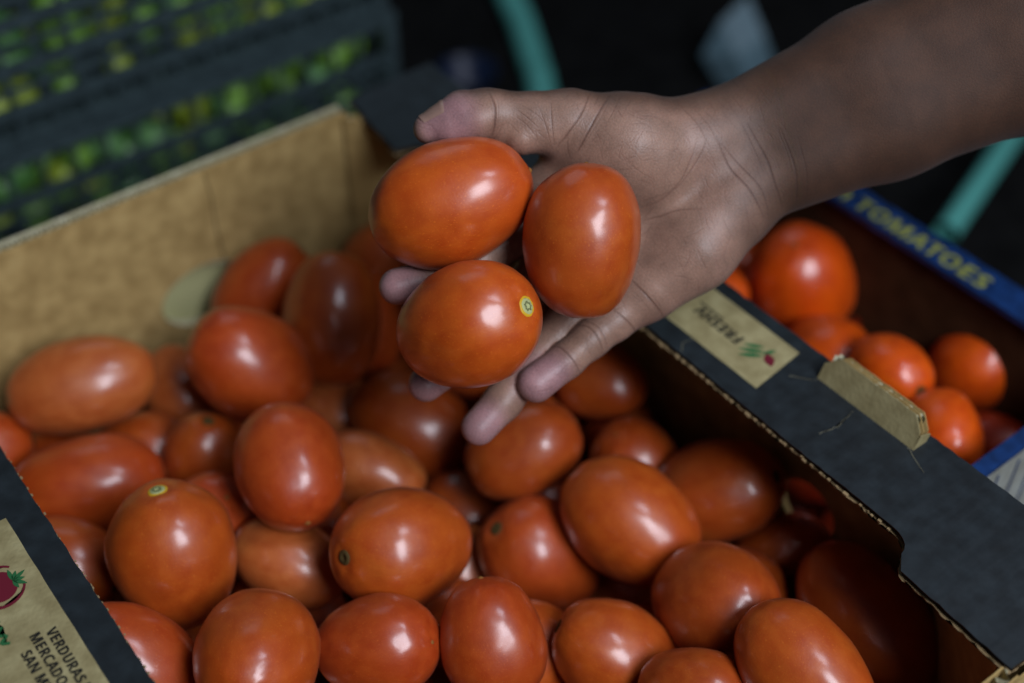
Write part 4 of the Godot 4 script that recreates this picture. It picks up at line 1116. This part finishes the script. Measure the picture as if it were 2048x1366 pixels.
	for i in verts.size():
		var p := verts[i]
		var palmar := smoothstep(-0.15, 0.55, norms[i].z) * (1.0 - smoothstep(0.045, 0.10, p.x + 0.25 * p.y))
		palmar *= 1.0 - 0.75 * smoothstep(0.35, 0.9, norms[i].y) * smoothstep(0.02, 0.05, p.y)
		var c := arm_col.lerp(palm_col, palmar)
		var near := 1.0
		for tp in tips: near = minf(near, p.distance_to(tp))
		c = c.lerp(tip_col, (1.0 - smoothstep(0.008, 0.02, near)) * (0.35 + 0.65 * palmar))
		cols.append(c)
		uvs.append(Vector2((p.x - UV_X) / UV_W, 1.0 - (p.y - UV_Y) / UV_H))
	var arr := []
	arr.resize(Mesh.ARRAY_MAX)
	arr[Mesh.ARRAY_VERTEX] = verts
	arr[Mesh.ARRAY_NORMAL] = norms
	arr[Mesh.ARRAY_COLOR] = cols
	arr[Mesh.ARRAY_TEX_UV] = uvs
	arr[Mesh.ARRAY_INDEX] = index
	var mesh := ArrayMesh.new()
	mesh.add_surface_from_arrays(Mesh.PRIMITIVE_TRIANGLES, arr)
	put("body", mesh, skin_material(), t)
	# thumbnail
	build_nail(t)

const UV_X := -0.118
const UV_Y := -0.105
const UV_W := 0.34
const UV_H := 0.23

func skin_material() -> StandardMaterial3D:
	var w := 1700
	var h := 1150
	var n1 := FastNoiseLite.new()
	n1.seed = 21
	n1.frequency = 0.16
	n1.fractal_octaves = 3
	var grain := n1.get_image(w, h).get_data()
	var n2 := FastNoiseLite.new()
	n2.seed = 23
	n2.noise_type = FastNoiseLite.TYPE_CELLULAR
	n2.cellular_return_type = FastNoiseLite.RETURN_DISTANCE2_SUB
	n2.frequency = 0.17
	n2.fractal_octaves = 1
	var cellim := n2.get_image(w, h).get_data()
	var height := PackedFloat32Array()
	height.resize(w * h)
	for i in w * h: height[i] = 0.7 + grain[i] * 0.0003 + minf(cellim[i] * 0.0006, 0.06)
	var dark := PackedFloat32Array()
	dark.resize(w * h)
	var lines := [
		[[Vector2(-0.0515, 0.0585), Vector2(-0.0492, 0.0520), Vector2(-0.0492, 0.0440), Vector2(-0.0506, 0.0398)], 0.00055, 0.95],
		[[Vector2(-0.0054, 0.0597), Vector2(-0.0098, 0.0492), Vector2(-0.0164, 0.0396), Vector2(-0.0204, 0.0351)], 0.00045, 0.75],
		[[Vector2(0.0037, 0.0588), Vector2(-0.0026, 0.0485), Vector2(-0.0091, 0.0363), Vector2(-0.0115, 0.0323)], 0.00050, 0.85],
		[[Vector2(-0.0012, 0.0588), Vector2(-0.0042, 0.0525)], 0.00030, 0.40],
		[[Vector2(0.0094, 0.0595), Vector2(0.0052, 0.0511), Vector2(0.0012, 0.0440)], 0.00030, 0.35],
		[[Vector2(0.0145, 0.0585), Vector2(0.0084, 0.0478)], 0.00028, 0.30],
		[[Vector2(-0.0237, 0.0541), Vector2(-0.0232, 0.0440), Vector2(-0.0220, 0.0356)], 0.00035, 0.60],
		[[Vector2(-0.0293, 0.0525), Vector2(-0.0262, 0.0440), Vector2(-0.0234, 0.0351)], 0.00030, 0.40],
		[[Vector2(-0.0405, 0.0515), Vector2(-0.0351, 0.0478), Vector2(-0.0293, 0.0426)], 0.00030, 0.45],
		[[Vector2(-0.0398, 0.0478), Vector2(-0.0347, 0.0440), Vector2(-0.0304, 0.0386)], 0.00030, 0.40],
		[[Vector2(-0.0375, 0.0534), Vector2(-0.0293, 0.0478), Vector2(-0.0246, 0.0417)], 0.00028, 0.35],
		[[Vector2(-0.0417, 0.0440), Vector2(-0.0375, 0.0398)], 0.00028, 0.35],
		[[Vector2(0.0190, 0.0082), Vector2(0.0279, 0.0112), Vector2(0.0361, 0.0194), Vector2(0.0408, 0.0290), Vector2(0.0433, 0.0370)], 0.00040, 0.50],
		[[Vector2(0.0199, 0.0021), Vector2(0.0279, 0.0040), Vector2(0.0361, 0.0066), Vector2(0.0464, 0.0068)], 0.00045, 0.60],
		[[Vector2(0.0194, 0.0108), Vector2(0.0344, 0.0164), Vector2(0.0454, 0.0314), Vector2(0.0482, 0.0410)], 0.00035, 0.45],
		[[Vector2(0.0094, 0.0281), Vector2(0.0164, 0.0230), Vector2(0.0234, 0.0197)], 0.00030, 0.30],
		[[Vector2(0.0075, 0.0309), Vector2(0.0145, 0.0248)], 0.00028, 0.25],
		[[Vector2(0.0529, 0.0398), Vector2(0.0590, 0.0260), Vector2(0.0686, 0.0150), Vector2(0.0756, 0.0033)], 0.00050, 0.80],
		[[Vector2(0.0543, 0.0375), Vector2(0.0632, 0.0276), Vector2(0.0738, 0.0159), Vector2(0.0782, 0.0047)], 0.00042, 0.65],
		[[Vector2(0.0674, 0.0457), Vector2(0.0756, 0.0314), Vector2(0.0796, 0.0204), Vector2(0.0852, 0.0082)], 0.00050, 0.75],
		[[Vector2(0.0632, 0.0492), Vector2(0.0703, 0.0351), Vector2(0.0749, 0.0234)], 0.00032, 0.40],
		[[Vector2(0.0824, 0.0440), Vector2(0.0892, 0.0260), Vector2(0.0920, 0.0108)], 0.00042, 0.55],
		[[Vector2(0.0796, 0.0468), Vector2(0.0848, 0.0351), Vector2(0.0878, 0.0246)], 0.00030, 0.35],
		[[Vector2(0.0902, 0.0398), Vector2(0.0948, 0.0232), Vector2(0.0965, 0.0129)], 0.00035, 0.35],
		[[Vector2(0.0358, 0.0548), Vector2(0.0440, 0.0452), Vector2(0.0494, 0.0342)], 0.00035, 0.40],
		[[Vector2(0.0422, 0.0539), Vector2(0.0496, 0.0440), Vector2(0.0543, 0.0351)], 0.00030, 0.35],
		[[Vector2(0.0468, 0.0527), Vector2(0.0562, 0.0426)], 0.00028, 0.30],
		[[Vector2(0.0660, 0.0096), Vector2(0.0686, -0.0014), Vector2(0.0679, -0.0070)], 0.00030, 0.30],
		[[Vector2(0.0597, -0.0047), Vector2(0.0562, -0.0164)], 0.00028, 0.25],
		[[Vector2(0.0145, -0.0258), Vector2(0.0211, -0.0328), Vector2(0.0304, -0.0429)], 0.00050, 0.85],
		[[Vector2(0.0035, -0.0379), Vector2(0.0094, -0.0422), Vector2(0.0145, -0.0468), Vector2(0.0176, -0.0511)], 0.00045, 0.75],
		[[Vector2(-0.0112, -0.0464), Vector2(-0.0052, -0.0480), Vector2(-0.0009, -0.0534), Vector2(0.0014, -0.0597)], 0.00045, 0.80],
		[[Vector2(-0.0080, -0.0445), Vector2(-0.0023, -0.0468), Vector2(0.0014, -0.0515), Vector2(0.0033, -0.0574)], 0.00040, 0.60],
		[[Vector2(-0.0234, -0.0574), Vector2(-0.0187, -0.0574), Vector2(-0.0126, -0.0637), Vector2(-0.0094, -0.0698)], 0.00042, 0.75],
		[[Vector2(-0.0375, -0.0721), Vector2(-0.0323, -0.0763), Vector2(-0.0286, -0.0820)], 0.00030, 0.00],
	]
	var r := RandomNumberGenerator.new()
	r.seed = 77
	var fine := []
	for q in lines:
		fine.append(q)
		# faint companions beside each crease
		for k in 2:
			var s := Vector2(r.randf_range(-1, 1), r.randf_range(-1, 1)) * 0.0026
			var pts := []
			for p in q[0]: pts.append(p + s + Vector2(r.randf_range(-1, 1), r.randf_range(-1, 1)) * 0.0008)
			fine.append([pts, q[1] * 0.6, q[2] * 0.22])
	for k in 150:
		# short skin lines over the palm and across the wrist
		var c := Vector2(r.randf_range(-0.01, 0.10), r.randf_range(-0.045, 0.06))
		var an := r.randf_range(1.7, 2.4) if c.x > 0.04 else r.randf_range(0.6, 2.6)
		var d := Vector2(cos(an), sin(an)) * r.randf_range(0.004, 0.014)
		var bend := d.orthogonal() * r.randf_range(-0.2, 0.2)
		fine.append([[c - d, c + bend, c + d], 0.00022, r.randf_range(0.04, 0.16)])
	for k in 620:
		# the fine mesh of skin lines
		var c := Vector2(r.randf_range(-0.09, 0.085), r.randf_range(-0.08, 0.07))
		var an := r.randf_range(1.75, 2.3) if c.x > 0.045 else r.randf_range(0.0, PI)
		var d := Vector2(cos(an), sin(an)) * r.randf_range(0.0015, 0.006)
		fine.append([[c - d, c + d.orthogonal() * r.randf_range(-0.25, 0.25), c + d], 0.00026, r.randf_range(0.12, 0.34)])
	for q in fine:
		var pts: Array = q[0]
		var rad: float = q[1] / UV_W * w
		var deep: float = q[2]
		for i in pts.size() - 1:
			var a: Vector2 = pts[i]
			var b: Vector2 = pts[i + 1]
			var p0: Vector2 = pts[maxi(i - 1, 0)]
			var p3: Vector2 = pts[mini(i + 2, pts.size() - 1)]
			var steps := maxi(2, int(a.distance_to(b) / UV_W * w))
			for s in steps:
				var f := (i + s / float(steps)) / (pts.size() - 1)
				var p := a.cubic_interpolate(b, p0, p3, s / float(steps))
				var cx := (p.x - UV_X) / UV_W * w
				var cy := (1.0 - (p.y - UV_Y) / UV_H) * h
				var amount := deep * (0.25 + 0.75 * sin(PI * clampf(f, 0.06, 0.94)))
				var e := int(ceil(rad * 2.2))
				for y in range(maxi(0, int(cy) - e), mini(h, int(cy) + e + 1)):
					for x in range(maxi(0, int(cx) - e), mini(w, int(cx) + e + 1)):
						var g := amount * exp(-(Vector2(x - cx, y - cy).length_squared()) / (rad * rad))
						var k := y * w + x
						if g > dark[k]: dark[k] = g
	var hb := PackedByteArray()
	hb.resize(w * h)
	var cb := PackedByteArray()
	cb.resize(w * h * 3)
	var n3 := FastNoiseLite.new()
	n3.seed = 31
	n3.frequency = 0.011
	n3.fractal_octaves = 5
	var blotch := n3.get_image(w, h).get_data()
	for i in w * h:
		hb[i] = int(clampf(height[i] - dark[i] * 0.45, 0.0, 1.0) * 255.0)
		var v := (0.80 + 0.18 * blotch[i] / 255.0 + 0.16 * (grain[i] / 255.0 - 0.5)) * (1.0 - 0.30 * dark[i])  # crease lines: darker pigment plus crease shade painted into the colour
		cb[i * 3] = int(clampf(v, 0, 1) * 255)
		cb[i * 3 + 1] = int(clampf(v * (1.0 - 0.06 * dark[i]), 0, 1) * 250)
		cb[i * 3 + 2] = int(clampf(v * (0.98 - 0.06 * dark[i]), 0, 1) * 252)
	var rb := Image.create(64, 4, false, Image.FORMAT_L8)
	for x in 64:
		for y in 4:
			var px := UV_X + UV_W * x / 63.0
			var ro := lerpf(0.45, 0.74, smoothstep(0.04, 0.10, px))
			rb.set_pixel(x, y, Color(ro, ro, ro))
	var m := std(Color.WHITE, 1.0, 0.45)
	m.roughness_texture = ImageTexture.create_from_image(rb)
	m.vertex_color_use_as_albedo = true
	m.albedo_texture = ImageTexture.create_from_image(Image.create_from_data(w, h, false, Image.FORMAT_RGB8, cb))
	m.heightmap_enabled = true
	m.heightmap_texture = ImageTexture.create_from_image(Image.create_from_data(w, h, false, Image.FORMAT_L8, hb))
	m.heightmap_scale = 0.06
	m.subsurf_scatter_enabled = true
	m.subsurf_scatter_strength = 0.05
	m.rim_enabled = true
	m.rim = 0.08
	m.texture_repeat = false
	return m

func build_nail(t: Node3D):
	# the thumbnail lies on the back of the tip: each of its points is pushed out to the skin
	var m := std(Color(0.56, 0.45, 0.40), 0.34, 0.5)
	var st := tool()
	st.set_smooth_group(0)
	var a := Vector3(-0.0694, 0.0478, 0.0080)
	var b := Vector3(-0.0821, 0.0432, 0.0080)
	var along := (b - a).normalized()
	var up := Vector3(-0.2500, 0.8500, 0.4200)
	up = (up - along * up.dot(along)).normalized()
	var side := along.cross(up)
	var all := PackedInt32Array(range(bone_a.size()))
	var grid := []
	for j in 11:
		var row := []
		for i in 11:
			var u := -1.0 + i / 5.0
			var v := j / 10.0
			var c := a.lerp(b, lerpf(0.12 * u * u, 1.0 - 0.14 * u * u, v))
			var d := (up * cos(u * 0.95) + side * sin(u * 0.95)).normalized()
			var r := 0.002
			while r < 0.02 and skin_field(c + d * r, all) < 0.00035: r += 0.0001
			row.append(c + d * (r - (0.0008 if j == 0 or i == 0 or i == 10 else 0.0)))
		grid.append(row)
	for j in 10:
		for i in 10:
			for q in [grid[j][i], grid[j][i + 1], grid[j + 1][i + 1], grid[j][i], grid[j + 1][i + 1], grid[j + 1][i]]: st.add_vertex(q)
	st.generate_normals()
	put("thumbnail", st.commit(), m, t)
